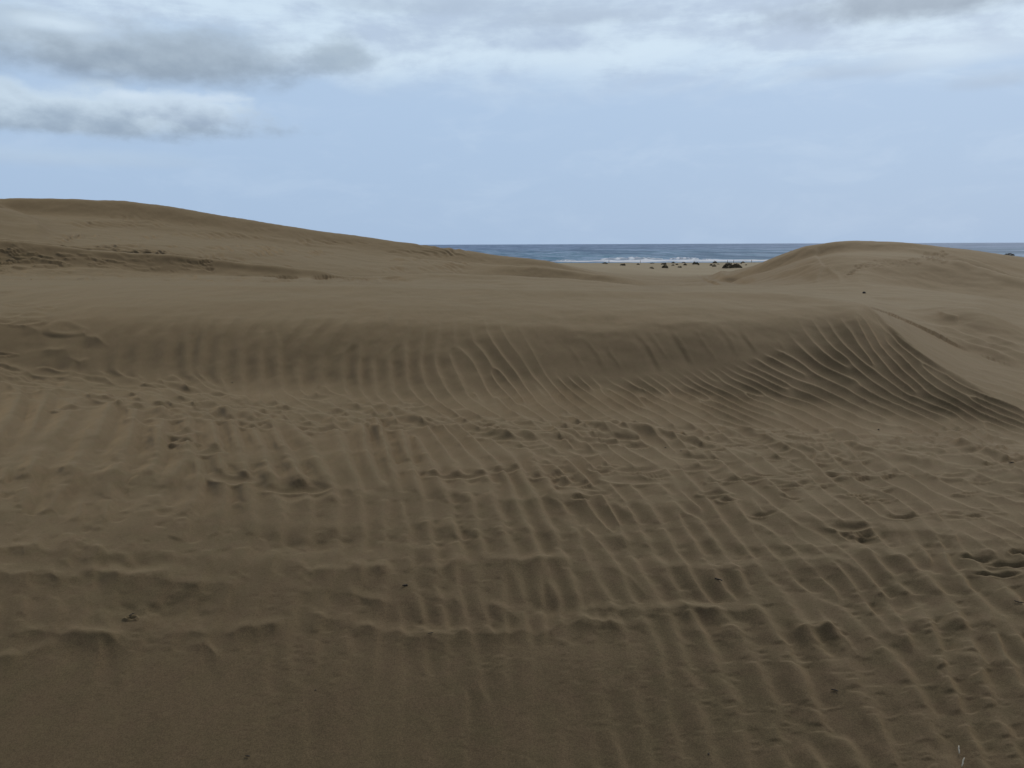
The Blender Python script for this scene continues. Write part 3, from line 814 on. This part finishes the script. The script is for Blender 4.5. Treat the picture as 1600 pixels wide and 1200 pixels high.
stroke([(1090, 430), (1115, 440), (1130, 448)], 2, 3, -.15, .25, 'far', 1, 9)
stroke([(1085, 425), (1125, 427), (1140, 425)], 2, 3, .2, .25, 'far', 1, 19)
stroke([(1475, 400), (1530, 415), (1570, 432), (1620, 448)], 2.5, 6, .18, .15, 'far', 1, 10)
stroke([(-30, 318), (0, 326), (30, 338), (55, 350), (80, 362)], 6, 12, .26, .2, 'far', 1, 11)
fr = (~near) & (RR > 40) & (RR < 90) & (PX > -100) & (PX < 900)
xs = PX[fr]; ys = PY[fr]
msk = ss(-0.15, .5, fbm(xs / 70, ys / 9, 61, 3)) * ss(60, 130, xs) * ss(880, 700, xs) * ss(350, 362, ys + (400 - xs) * .09) * ss(430, 415, ys)
stp = np.sin(2 * np.pi * ((xs * 0.55 - ys * 1.5) / 9.0 + 0.8 * fbm(xs / 30, ys / 12, 62, 2)))
H[fr] += 0.045 * msk * stp
fr = (~near) & (RR < 100)
H[fr] += 0.018 * fbm(XX[fr] * 1.1, YY[fr] * 1.1, 71, 4) + 0.03 * fbm(XX[fr] * .35, YY[fr] * .35, 73, 3)

ZW = ZZ + H + EYE
VX, VY, VZ = XX, YY, ZW


def ground_z(px, py, r):
    """height of the sand under a sky direction at horizontal range r"""
    v = ray(px, py); a = math.atan2(v[0], v[1])
    j = int(np.argmin(np.abs(cols - a)))
    return r * math.sin(a), r * math.cos(a), float(np.interp(r, RR[:, j], ZW[:, j]))


def seen_point(px, py, rmax=1e9, rmin=0.0):
    """first terrain point seen through a photo pixel"""
    v = ray(px, py); a = math.atan2(v[0], v[1])
    j = int(np.argmin(np.abs(cols - a)))
    q = RR[:, j]; _, yy = project(q * math.sin(a), q * math.cos(a), ZW[:, j] - EYE)
    ok = np.where((yy <= py) & (q > max(rmin, 1.0)) & (q < rmax))[0]
    i = ok[0] if len(ok) else len(q) - 40
    return q[i] * math.sin(a), q[i] * math.cos(a), float(ZW[i, j])


# normals of the whole sheet, so that the pieces join without a seam
du = np.stack([np.gradient(VX, axis=1), np.gradient(VY, axis=1), np.gradient(VZ, axis=1)], -1)
dv = np.stack([np.gradient(VX, axis=0), np.gradient(VY, axis=0), np.gradient(VZ, axis=0)], -1)
NN = np.cross(du, dv); NN /= np.linalg.norm(NN, axis=-1, keepdims=True) + 1e-12
NN *= np.sign(NN[..., 2:3] + 1e-12)

# ------------------------------------------------------------------ sand material
def sand_material(name='sand'):
    m = bpy.data.materials.new(name); m.use_nodes = True
    N = NT(m.node_tree)
    o = N.node('ShaderNodeOutputMaterial'); b = N.node('ShaderNodeBsdfPrincipled')
    N.t.links.new(b.outputs[0], o.inputs[0])
    g = N.node('ShaderNodeNewGeometry'); pos = g.outputs['Position']
    p = N.sep(pos)
    n1 = N.noise(pos, 0.9, 4, 0.6); n2 = N.noise(pos, 9.0, 4, 0.6); n3 = N.noise(pos, 330.0, 3, 0.7); n4 = N.noise(pos, 60.0, 3, 0.6)
    A = (0.138, 0.0985, 0.051); B = (0.126, 0.0930, 0.047); C = (0.146, 0.0965, 0.054)
    col = N.mix(N.smooth(n1, .35, .65), A, B)
    col = N.mix(N.smooth(n2, .35, .7, 0, .6), col, C)
    grain = N.math('ADD', N.math('MULTIPLY', N.math('SUBTRACT', n3, .5), 1.5), N.math('MULTIPLY', N.math('SUBTRACT', n4, .5), .42))
    n5 = N.noise(pos, 150.0, 2, 0.6)
    grain = N.math('ADD', grain, N.math('MULTIPLY', N.math('SUBTRACT', N.smooth(n5, .3, .7), .5), .26))
    streak = N.noise(N.comb(N.math('MULTIPLY', p[0], 5.0), N.math('MULTIPLY', p[1], 1.6), p[2]), 1.0, 5, .65)
    grain = N.math('ADD', grain, N.math('MULTIPLY', N.math('SUBTRACT', N.smooth(streak, .3, .7), .5), .12))
    k = N.math('ADD', grain, 1.0)
    vm = N.node('ShaderNodeVectorMath', operation='SCALE')
    N.put(vm.inputs[0], col); N.put(vm.inputs[3], k)
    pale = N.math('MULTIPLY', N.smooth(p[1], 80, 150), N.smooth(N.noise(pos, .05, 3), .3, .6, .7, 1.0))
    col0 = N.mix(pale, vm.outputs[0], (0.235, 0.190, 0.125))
    wet = N.smooth(N.math('ADD', p[2], N.math('MULTIPLY', N.noise(pos, .03, 3), .5)), .9, .5)
    col = N.mix(wet, col0, (0.09, 0.075, 0.06))
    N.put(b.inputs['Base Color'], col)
    b.inputs['Roughness'].default_value = 0.85
    b.inputs['Specular IOR Level'].default_value = 0.10
    b.inputs['Sheen Weight'].default_value = 0.36
    b.inputs['Sheen Roughness'].default_value = 0.45
    b.inputs['Sheen Tint'].default_value = (0.90, 0.64, 0.34, 1)
    bm = N.node('ShaderNodeBump'); bm.inputs['Strength'].default_value = 0.5; bm.inputs['Distance'].default_value = 0.003
    N.put(bm.inputs['Height'], N.math('ADD', N.math('MULTIPLY', n4, .6), N.math('MULTIPLY', n3, .5)))
    N.put(b.inputs['Normal'], bm.outputs[0])
    return m


SAND = sand_material()


def simple_mat(name, colr, rough=0.8, var=0.25, scale=5.0, bump=0.0):
    m = bpy.data.materials.new(name); m.use_nodes = True
    N = NT(m.node_tree)
    o = N.node('ShaderNodeOutputMaterial'); b = N.node('ShaderNodeBsdfPrincipled')
    N.t.links.new(b.outputs[0], o.inputs[0])
    t = N.node('ShaderNodeTexCoord')
    n = N.noise(t.outputs['Object'], scale, 4, .6)
    c1 = tuple(x * (1 - var) for x in colr); c2 = tuple(min(1, x * (1 + var)) for x in colr)
    N.put(b.inputs['Base Color'], N.mix(N.smooth(n, .3, .7), c1, c2))
    b.inputs['Roughness'].default_value = rough
    if bump:
        bm = N.node('ShaderNodeBump'); bm.inputs['Strength'].default_value = bump; bm.inputs['Distance'].default_value = 0.002
        N.put(bm.inputs['Height'], n); N.put(b.inputs['Normal'], bm.outputs[0])
    return m


def mesh_from_grid(name, vx, vy, vz, nn, fmask, mat):
    """faces of the grid where fmask is set, as one object"""
    R_, C_ = vx.shape
    ii, jj = np.where(fmask)
    q = np.stack([ii * C_ + jj, (ii + 1) * C_ + jj, (ii + 1) * C_ + jj + 1, ii * C_ + jj + 1], -1)
    used, inv = np.unique(q.ravel(), return_inverse=True)
    co = np.stack([vx.ravel()[used], vy.ravel()[used], vz.ravel()[used]], -1)
    me = bpy.data.meshes.new(name)
    me.vertices.add(len(used)); me.vertices.foreach_set('co', co.ravel().astype(np.float32))
    nf = len(q)
    me.loops.add(nf * 4); me.loops.foreach_set('vertex_index', inv.ravel().astype(np.int32))
    me.polygons.add(nf); me.polygons.foreach_set('loop_start', (np.arange(nf) * 4).astype(np.int32))
    me.polygons.foreach_set('use_smooth', np.ones(nf, bool))
    me.update(calc_edges=True)
    if nn is not None:
        me.normals_split_custom_set_from_vertices(nn.reshape(-1, 3)[used].astype(np.float32))
    me.materials.append(mat)
    ob = bpy.data.objects.new(name, me); scene.collection.objects.link(ob)
    return ob


# faces: order must give upward normals
flip = VX[:, ::-1], VY[:, ::-1], VZ[:, ::-1], NN[:, ::-1]
RF = RR[:, ::-1]; colsf = cols[::-1]
rcen = 0.25 * (RF[:-1, :-1] + RF[1:, :-1] + RF[:-1, 1:] + RF[1:, 1:])
gR = GB[:, ::-1]; gm = 0.5 * (gR[:, :-1] + gR[:, 1:])
foot = gm[6][None, :]; behind = gm[9][None, :] * 0.5 + gm[10][None, :] * 0.5; sky_b = gm[18][None, :]
reg_fore = rcen < foot
reg_mid = (rcen >= foot) & (rcen < behind)
reg_far = (rcen >= behind) & (rcen < sky_b)
azc = 0.5 * (colsf[:-1] + colsf[1:])[None, :]
split = float(px_az(1075.0))
reg_beach = rcen >= sky_b
parts = [('ground', reg_fore), ('middle_dune', reg_mid), ('far_dune', reg_far & (azc < split)), ('sea_side_dune', reg_far & (azc >= split)), ('beach', reg_beach)]
for nm, rg in parts:
    ob = mesh_from_grid(nm, *flip, rg, SAND)
    ob['kind'] = 'structure'

# small disc under the viewer closes the sheet
# ------------------------------------------------------------------ sea
def sea_material():
    m = bpy.data.materials.new('sea_water'); m.use_nodes = True
    N = NT(m.node_tree)
    o = N.node('ShaderNodeOutputMaterial'); b = N.node('ShaderNodeBsdfPrincipled')
    N.t.links.new(b.outputs[0], o.inputs[0])
    g = N.node('ShaderNodeNewGeometry'); pos = g.outputs['Position']; p = N.sep(pos)
    dist = p[1]
    st = N.comb(N.math('MULTIPLY', p[0], 0.045), N.math('MULTIPLY', p[1], 0.011), 0.0)
    swell = N.noise(st, 1.0, 6, .65, .4)
    st2 = N.comb(N.math('MULTIPLY', p[0], 0.010), N.math('MULTIPLY', p[1], 0.0022), 0.0)
    swell2 = N.noise(st2, 1.0, 5, .6, .4)
    c = N.mix(N.smooth(dist, 620, 2600), (0.155, 0.300, 0.400), (0.215, 0.300, 0.470))  # teal inshore; lighter farther out, grazing sky reflection put into the colour
    c = N.mix(N.smooth(swell, .35, .68), c, (0.40, 0.52, 0.68))
    c = N.mix(N.smooth(swell2, .42, .62, 0, .65), c, (0.085, 0.155, 0.250))
    cap = N.math('MULTIPLY', N.smooth(swell, .70, .76), N.smooth(N.noise(st, 2.3, 4, .6), .5, .62))
    c = N.mix(N.math('MULTIPLY', cap, .8), c, (0.75, 0.80, 0.84))
    N.put(b.inputs['Base Color'], c)
    b.inputs['Roughness'].default_value = 0.6
    b.inputs['IOR'].default_value = 1.33
    b.inputs['Specular IOR Level'].default_value = 0.03
    bm = N.node('ShaderNodeBump'); bm.inputs['Strength'].default_value = 1.0; bm.inputs['Distance'].default_value = 6.0
    N.put(bm.inputs['Height'], swell); N.put(b.inputs['Normal'], bm.outputs[0])
    return m


rs = np.exp(np.linspace(math.log(400), math.log(26000), 160))[:, None]
as_ = np.radians(np.linspace(78, -78, 220))[None, :]
sxx, syy = rs * np.sin(as_), rs * np.cos(as_)
szz = 0.25 * fbm(sxx / 30, syy / 14, 77, 3) * ss(3000, 800, rs) + 0 * sxx
ob = mesh_from_grid('sea', sxx, syy, szz, None, np.ones((159, 219), bool), sea_material())
ob['kind'] = 'structure'


def tag(o, label, cat, group=None):
    o['label'] = label; o['category'] = cat
    if group: o['group'] = group
    return o


def mesh_obj(name, verts, faces, mat, parent=None, smooth=True):
    me = bpy.data.meshes.new(name); me.from_pydata([tuple(map(float, v)) for v in verts], [], faces); me.update()
    if smooth:
        me.polygons.foreach_set('use_smooth', np.ones(len(me.polygons), bool))
    me.materials.append(mat)
    ob = bpy.data.objects.new(name, me); scene.collection.objects.link(ob)
    if parent is not None: ob.parent = parent
    return ob


# ------------------------------------------------------------------ breaking waves
FOAM = simple_mat('sea_foam', (0.93, 0.94, 0.95), .9, .03, .35)


def breaker(px0, px1, py, height, depth, label, seed):
    n = 160; pr = 9
    vs = []; fs = []
    for i in range(n):
        t = i / (n - 1); px = px0 + (px1 - px0) * t
        hz = 381.3 - (px - 800) * 0.0037
        v = ray(px, py - (px - 800) * 0.0037)
        r = EYE / max(1e-4, -v[2] / math.hypot(v[0], v[1]))
        a = math.atan2(v[0], v[1])
        r += 9 * float(vnoise(np.array([t * 9.0]), np.array([seed * 1.7]), seed)[0])
        k = math.sin(math.pi * min(1, max(0, t))) ** .35
        hh = height * k * (0.8 + 0.3 * float(vnoise(np.array([t * 26.0]), np.array([seed * 2.7]), seed + 3)[0]))
        hh = max(hh, 0.03)
        dd = depth * k * (0.8 + 0.4 * float(vnoise(np.array([t * 17.0]), np.array([3.3]), seed + 5)[0])) + 0.5
        for q in range(pr):
            s_ = q / (pr - 1)
            # steep front towards the beach, long back
            zz = hh * (math.sin(math.pi * s_ ** 0.6))
            rr = r + dd * (s_ - .3)
            vs.append((rr * math.sin(a), rr * math.cos(a), 0.12 + zz + (-.5 if q in (0, pr - 1) else 0)))
    for i in range(n - 1):
        for q in range(pr - 1):
            a = i * pr + q
            fs.append((a, a + pr, a + pr + 1, a + 1))
    o = mesh_obj('breaking_wave', vs, fs, FOAM)
    tag(o, label, 'wave', 'breaking waves along the beach')


breaker(860, 1250, 409.2, 1.3, 48, 'long white line of surf washing along the whole beach edge', 1)
breaker(938, 1036, 406.2, 1.9, 18, 'longer white breaker behind the shore surf, left of its shorter neighbour', 2)
breaker(1046, 1092, 406.2, 1.7, 16, 'short white breaker just behind the shore surf, right of the longer one', 3)
breaker(1096, 1112, 406.8, 0.7, 9, 'smallest patch of broken white wave out past the shore surf', 4)
breaker(868, 900, 407.6, 0.6, 9, 'short white crest beside the end of the left dune', 5)

# ------------------------------------------------------------------ shrubs
LEAF = simple_mat('shrub_leaves', (0.155, 0.125, 0.075), .85, .4, 2.0)
WOOD = simple_mat('shrub_wood', (0.09, 0.065, 0.045), .9, .3, 6.0)


def shrub_meshes(seed, lobes):
    """unit shrub (1 m wide, up to ~0.35 m tall): leaf clumps over several mounds and thin stems"""
    rg = random.Random(seed)
    vs, fs = [], []
    for (lx, ly, lr, lh) in lobes:
        for k in range(520):
            u = rg.random(); th = rg.uniform(0, 2 * math.pi); ph_ = math.acos(rg.random())
            rad = 0.62 + 0.42 * rg.random() ** .6
            bump = 1 + .16 * math.sin(5 * th + seed) * math.sin(3 * ph_ + seed)
            x = lx + lr * rad * bump * math.sin(ph_) * math.cos(th); y = ly + lr * rad * bump * math.sin(ph_) * math.sin(th)
            z = lh * rad * bump * math.cos(ph_)
            s_ = 0.022 + 0.022 * rg.random()
            a = Vector((rg.gauss(0, 1), rg.gauss(0, 1), rg.gauss(0, 1))).normalized() * s_
            b = Vector((rg.gauss(0, 1), rg.gauss(0, 1), rg.gauss(0, 1))).normalized().cross(a).normalized() * s_ * .6
            c_ = Vector((x, y, max(z, .01)))
            n0 = len(vs)
            vs += [c_ - a, c_ + b, c_ + a, c_ - b]
            fs.append((n0, n0 + 1, n0 + 2, n0 + 3))
    lm_ = bpy.data.meshes.new('foliage'); lm_.from_pydata([tuple(v) for v in vs], [], fs); lm_.materials.append(LEAF)
    sv, sf = [], []
    for (lx, ly, lr, lh) in lobes:
        for k in range(14):
            th = rg.uniform(0, 2 * math.pi); tx = lx + lr * .8 * math.cos(th) * rg.random(); ty = ly + lr * .8 * math.sin(th) * rg.random(); tz = lh * rg.uniform(.5, 1.05)
            bx, by = lx * .12 + .02 * math.cos(th), ly * .12 + .02 * math.sin(th)
            n0 = len(sv)
            for (x, y, z, w) in ((bx, by, -.04, .010), (tx, ty, tz, .003)):
                for q in range(4):
                    sv.append((x + w * math.cos(q * math.pi / 2), y + w * math.sin(q * math.pi / 2), z))
            for q in range(4):
                sf.append((n0 + q, n0 + (q + 1) % 4, n0 + 4 + (q + 1) % 4, n0 + 4 + q))
    sm_ = bpy.data.meshes.new('stems'); sm_.from_pydata(sv, [], sf); sm_.materials.append(WOOD)
    return lm_, sm_


PROTO = [
    shrub_meshes(1, [(0, 0, .36, .30), (-.22, .05, .26, .22), (.25, -.03, .24, .20)]),
    shrub_meshes(2, [(-.12, 0, .34, .26), (.24, .04, .24, .30)]),
    shrub_meshes(3, [(0, 0, .42, .34), (.30, 0, .18, .16), (-.32, .05, .16, .14)]),
    shrub_meshes(4, [(-.20, 0, .25, .31), (.20, .04, .24, .26), (.36, .0, .15, .13), (-.38, .02, .12, .12)]),
]
shrub_root = bpy.data.objects.new('shrub', None)
fol0 = bpy.data.objects.new('foliage', PROTO[0][0]); stem0 = bpy.data.objects.new('stems', PROTO[0][1])
fol0.parent = shrub_root; stem0.parent = shrub_root
SHR = [  # px, py of base, width px, height px, prototype, range override, label
    (1144, 419.5, 28, 8.0, 3, None, 'largest dark shrub, wide with two humps, at the foot of the right dune'),
    (1039, 420.0, 10, 5.5, 0, None, 'bushy brown shrub in the middle of the flat, tall for its width'),
    (1018, 420.2, 7.5, 2.8, 2, None, 'low flat shrub nearest to the dunes, left of the tall middle shrub'),
    (1062, 418.3, 6.5, 2.8, 1, None, 'small shrub a little right of the tall bushy middle shrub'),
    (973, 415.0, 9, 3.6, 1, None, 'dark shrub alone at the left side of the flat behind the ridge'),
    (945, 412.3, 9, 2.4, 2, None, 'leftmost shrub, dark and low against the white surf'),
    (997, 413.8, 5, 2.6, 0, None, 'small upright shrub close to a beach walker, left part of the flat'),
    (1019, 412.4, 7, 1.4, 2, None, 'thin flat dark shrub on the beach edge above the low flat one'),
    (1037, 414.2, 9, 3.4, 1, None, 'dark shrub directly behind the tall bushy middle shrub'),
    (1052, 412.0, 6, 2.4, 0, None, 'dark shrub standing against the surf left of centre'),
    (1051.5, 415.5, 5, 2.0, 2, None, 'left one of two touching low shrubs in mid flat'),
    (1057.5, 414.6, 4.5, 2.2, 1, None, 'right one of two touching low shrubs in mid flat'),
    (1070.5, 415.2, 5.5, 3.2, 0, None, 'little shrub with a drooping right side, centre of the flat'),
    (1068, 411.8, 6, 1.6, 2, None, 'tiny dark mound against the surf, centre of the beach'),
    (1087, 413.3, 10, 4.4, 3, None, 'wide dark shrub at the beach edge right of centre'),
    (1091.5, 414.6, 3, 2.0, 1, None, 'tiny brown shrub touching the front of the wide beach edge shrub'),
    (1111, 415.2, 4.5, 3.4, 1, None, 'narrow brownish shrub at the left of a clump of three'),
    (1117, 411.9, 7, 3.6, 0, None, 'dark round shrub rising into the surf, back of a clump of three'),
    (1116, 416.8, 6.5, 3.8, 2, None, 'brown front shrub of a clump of three'),
    (1122, 414.0, 4.5, 1.2, 2, None, 'flat smear of a shrub left of the largest one'),
    (1158, 412.3, 2.5, 2.4, 1, None, 'tiny upright shrub behind the right end of the largest one'),
    (1161, 410.9, 5.5, 2.2, 0, None, 'small dark shrub beside a tiny upright one near the surf'),
    (1175.5, 408.8, 14, 4.2, 2, None, 'wide dark shrub highest up the beach, overlapping the surf'),
    (1165.5, 414.8, 3.2, 1.6, 1, None, 'tiny lone shrub on bare sand below the surf-side shrubs'),
    (1576, 405.0, 13, 3.2, 2, 'crest', 'low dark shrub on the crest at the far right edge against the sea'),
]
for i, (px, py, wpx, hpx, pr, rov, lab) in enumerate(SHR):
    if rov == 'crest':
        x, y, z = ground_z(px, py, 51.0)
    else:
        x, y, z = seen_point(px, py, rmin=110, rmax=505)
    r = math.hypot(x, y)
    if i == 0:
        root, fo, stm = shrub_root, fol0, stem0
    else:
        root = shrub_root.copy(); fo = fol0.copy(); stm = stem0.copy()
        fo.parent = root; stm.parent = root
    fo.data = PROTO[pr][0]; stm.data = PROTO[pr][1]
    for o in (root, fo, stm): scene.collection.objects.link(o)
    root.location = (x, y, z - 0.02)
    w = wpx * math.hypot(r, 0) / F * 0.98
    h = hpx * r / F / 0.33
    root.scale = (w, w * .8, h)
    root.rotation_euler = (0, 0, -math.atan2(x, y))
    tag(root, lab, 'shrub', 'shrubs on the flat by the beach' if rov is None else 'shrubs on the dunes')

# ------------------------------------------------------------------ people far off on the beach
SKIN = simple_mat('skin', (0.36, 0.22, 0.15), .6, .05)


def skin_mesh(name, nodes, edges, mat, parent, root=0, sub=1):
    me = bpy.data.meshes.new(name); me.from_pydata([n[0] for n in nodes], edges, [])
    ob = bpy.data.objects.new(name, me); scene.collection.objects.link(ob)
    sk = ob.modifiers.new('skin', 'SKIN')
    for i, n in enumerate(nodes):
        me.skin_vertices[0].data[i].radius = n[1] if isinstance(n[1], tuple) else (n[1], n[1])
    me.skin_vertices[0].data[root].use_root = True
    sk.use_smooth_shade = True
    ob.modifiers.new('sub', 'SUBSURF').levels = sub
    ob.modifiers['sub'].render_levels = sub
    me.materials.append(mat)
    if parent is not None: ob.parent = parent
    return ob


def person(px, py, top_col, leg_col, label, face, stride=.18, arm=.12):
    x, y, z = seen_point(px, py, rmin=455, rmax=528)
    root = bpy.data.objects.new('person', None); scene.collection.objects.link(root)
    root.location = (x, y, z); root.rotation_euler = (0, 0, face)
    tag(root, label, 'person')
    s_ = stride
    nodes = [((0, 0, .95), (.15, .11)), ((0, 0, 1.12), (.13, .10)), ((0, 0, 1.38), (.17, .11)), ((0, 0, 1.50), (.06, .06)), ((0, .01, 1.62), (.085, .10)), ((0, .01, 1.72), (.06, .07)),
             ((-.10, 0, .88), .085), ((-.11, s_ * .5, .50), .06), ((-.11, s_, .08), .04), ((-.11, s_ + .14, .03), .035),
             ((.10, 0, .88), .085), ((.11, -s_ * .3, .50), .06), ((.11, -s_, .08), .04), ((.11, -s_ + .14, .03), .035),
             ((-.20, 0, 1.40), .05), ((-.26, -arm * .5, 1.12), .038), ((-.25, arm, .88), .03), ((-.25, arm + .06, .80), .028),
             ((.20, 0, 1.40), .05), ((.26, arm * .3, 1.12), .038), ((.25, arm * 1.3, .90), .03), ((.25, arm * 1.5, .82), .028)]
    edges = [(0, 1), (1, 2), (2, 3), (3, 4), (4, 5), (0, 6), (6, 7), (7, 8), (8, 9), (0, 10), (10, 11), (11, 12), (12, 13), (2, 14), (14, 15), (15, 16), (16, 17), (2, 18), (18, 19), (19, 20), (20, 21)]
    skin_mesh('body', nodes, edges, SKIN, root, 0)
    skin_mesh('shirt', [((0, 0, .98), (.165, .125)), ((0, 0, 1.15), (.15, .12)), ((0, 0, 1.38), (.19, .13)), ((0, 0, 1.46), (.09, .08)), ((-.20, 0, 1.40), .07), ((-.24, -arm * .3, 1.22), .055), ((.20, 0, 1.40), .07), ((.24, arm * .2, 1.22), .055)],
              [(0, 1), (1, 2), (2, 3), (2, 4), (4, 5), (2, 6), (6, 7)], simple_mat('shirt_cloth', top_col, .9, .1), root, 0)
    skin_mesh('trousers', [((0, 0, .98), (.165, .125)), ((0, 0, .92), (.165, .125)), ((-.10, 0, .84), .105), ((-.11, s_ * .5, .50), .08), ((-.11, s_ * .9, .18), .065), ((.10, 0, .84), .105), ((.11, -s_ * .3, .50), .08), ((.11, -s_ * .9, .18), .065)],
              [(0, 1), (1, 2), (2, 3), (3, 4), (1, 5), (5, 6), (6, 7)], simple_mat('trouser_cloth', leg_col, .9, .1), root, 0)
    hv = []
    hf = []
    for a in range(5):
        for b in range(10):
            t = a / 4 * math.pi * .55; q = b / 10 * 2 * math.pi
            hv.append((.10 * math.sin(t) * math.cos(q), -.01 + .115 * math.sin(t) * math.sin(q), 1.665 + .115 * math.cos(t)))
    for a in range(4):
        for b in range(10):
            hf.append((a * 10 + b, a * 10 + (b + 1) % 10, (a + 1) * 10 + (b + 1) % 10, (a + 1) * 10 + b))
    mesh_obj('hair', hv, hf, simple_mat('hair', (.04, .03, .02), .8, .2), root)


person(1146.2, 411.4, (.25, .28, .30), (.10, .11, .13), 'walker in grey at the surf, behind the largest shrub', 1.5)
person(1136.5, 413.6, (.10, .10, .11), (.06, .06, .07), 'walker in dark clothes just left behind the largest shrub', 1.3)
person(1174.0, 413.0, (.30, .20, .13), (.24, .17, .12), 'walker in brown clothes below the highest wide beach shrub', -1.4)
person(951.5, 412.6, (.05, .07, .10), (.05, .06, .08), 'walker in dark blue beside the leftmost shrub', 1.6)
person(1000.3, 415.6, (.45, .24, .18), (.30, .22, .16), 'walker in a reddish top at the left part of the flat', -1.5)

# ------------------------------------------------------------------ twigs, stones and straws on the sand
TWIG = simple_mat('dark_twig_bark', (0.035, 0.026, 0.018), .8, .4, 60, .5)
STRAW = simple_mat('pale_straw', (0.62, 0.55, 0.40), .6, .15, 80)
STONE = simple_mat('dark_stone', (0.045, 0.036, 0.028), .8, .4, 40, .6)


def px_size(px, py, n):
    x, y, z = seen_point(px, py)
    return (x, y, z), n * math.sqrt(x * x + y * y + (EYE - z) ** 2) / F


def twig(px, py, lpx, ang, mat, label, cat='twig', name='twig', bend=.15, rad=.0022, lift=.004, tilt=0.0):
    (x, y, z), L = px_size(px, py, lpx)
    n = 9; sd_ = 7; vs = []; fs = []
    for i in range(n):
        t = i / (n - 1) - .5
        cxx = L * t; cyy = L * bend * (1 - 4 * t * t) * .5 + .02 * L * math.sin(9 * t)
        czz = lift + abs(t) * .001 + tilt * L * (t + .5)
        rr = rad * (1.15 - .7 * abs(t) ** 1.5) * (1 + .2 * math.sin(i * 2.3))
        for q in range(sd_):
            a = 2 * math.pi * q / sd_
            vs.append((cxx, cyy + rr * math.cos(a), czz + rr * math.sin(a)))
    for i in range(n - 1):
        for q in range(sd_):
            fs.append((i * sd_ + q, i * sd_ + (q + 1) % sd_, (i + 1) * sd_ + (q + 1) % sd_, (i + 1) * sd_ + q))
    fs.append(tuple(range(sd_ - 1, -1, -1))); fs.append(tuple((n - 1) * sd_ + q for q in range(sd_)))
    # a side stub
    o = mesh_obj(name, vs, fs, mat)
    o.location = (x, y, z); o.rotation_euler = (0, 0, -math.atan2(x, y) + ang)
    tag(o, label, cat)
    return o


def stone(px, py, spx, label, mat=STONE, squash=.6):
    spx *= .8
    (x, y, z), S = px_size(px, py, spx)
    vs = []; fs = []; A, B = 8, 12
    for a in range(A + 1):
        for b in range(B):
            t = math.pi * a / A; q = 2 * math.pi * b / B
            k = S * .5 * (1 + .18 * math.sin(3 * q + px) * math.sin(t) + .12 * math.cos(2 * t + py))
            vs.append((k * 1.2 * math.sin(t) * math.cos(q), k * .9 * math.sin(t) * math.sin(q), k * squash * math.cos(t)))
    for a in range(A):
        for b in range(B):
            fs.append((a * B + b, (a + 1) * B + b, (a + 1) * B + (b + 1) % B, a * B + (b + 1) % B))
    o = mesh_obj('stone', vs, fs, mat)
    o.location = (x, y, z + S * .2); o.rotation_euler = (0, 0, px)
    tag(o, label, 'stone')


twig(1122.5, 908, 12, -.45, TWIG, 'dark curved twig in the hollow below the short right-hand ledge', bend=.2, rad=.0026)
twig(633, 916, 8, .1, TWIG, 'short dark twig on rippled sand left of centre', rad=.0030)
twig(206, 963, 8, .6, TWIG, 'dark pointed bark shard in the shaded hollow at lower left', rad=.0018)
twig(387, 1184, 6, -.5, TWIG, 'tiny bent dark twig near the bottom left edge', rad=.0018)
twig(1304, 1081, 9, -.1, TWIG, 'dark twig lying flat on smooth sand at lower right', bend=.35, rad=.0020)
twig(1592, 942, 10, 0, TWIG, 'dark twig at the right edge below the trampled sand', bend=-.2, rad=.0022)
twig(673, 992, 8, .25, TWIG, 'thin dark twig beside the small ledge below centre', rad=.0016)
twig(1498, 1176, 9, 1.75, STRAW, 'upper pale straw stub near the bottom right corner', 'straw', 'straw', .02, .0020, .004, .5)
twig(1504, 1197, 11, 1.45, STRAW, 'lower pale straw stub cut by the bottom edge at right', 'straw', 'straw', .02, .0020, .004, .5)
twig(1580, 724, 6, .1, TWIG, 'small dark twig near the right edge above the footprints', rad=.003)
stone(1040, 700, 2.6, 'left one of two tiny dark stones on the walked band')
stone(1064, 706, 2.6, 'right one of two tiny dark stones on the walked band')
stone(1373, 672, 3.2, 'tiny dark stone on fine ripples at right, above the footprints')
stone(363, 598.5, 2.6, 'tiny stone at the foot of the middle dune at left')
stone(1107, 1179, 3.0, 'tiny dark stone near the bottom edge right of centre')
stone(493, 1079, 2.4, 'tiny dark stone on smooth sand near the bottom, left of centre')
(xx, yy, zz_), S = px_size(1350, 458.5, 5.5)
stone(1350, 458.6, 5.0, 'dark lump of driftwood-like stone behind the ridge corner', squash=.8)

scene.render.engine = 'CYCLES'
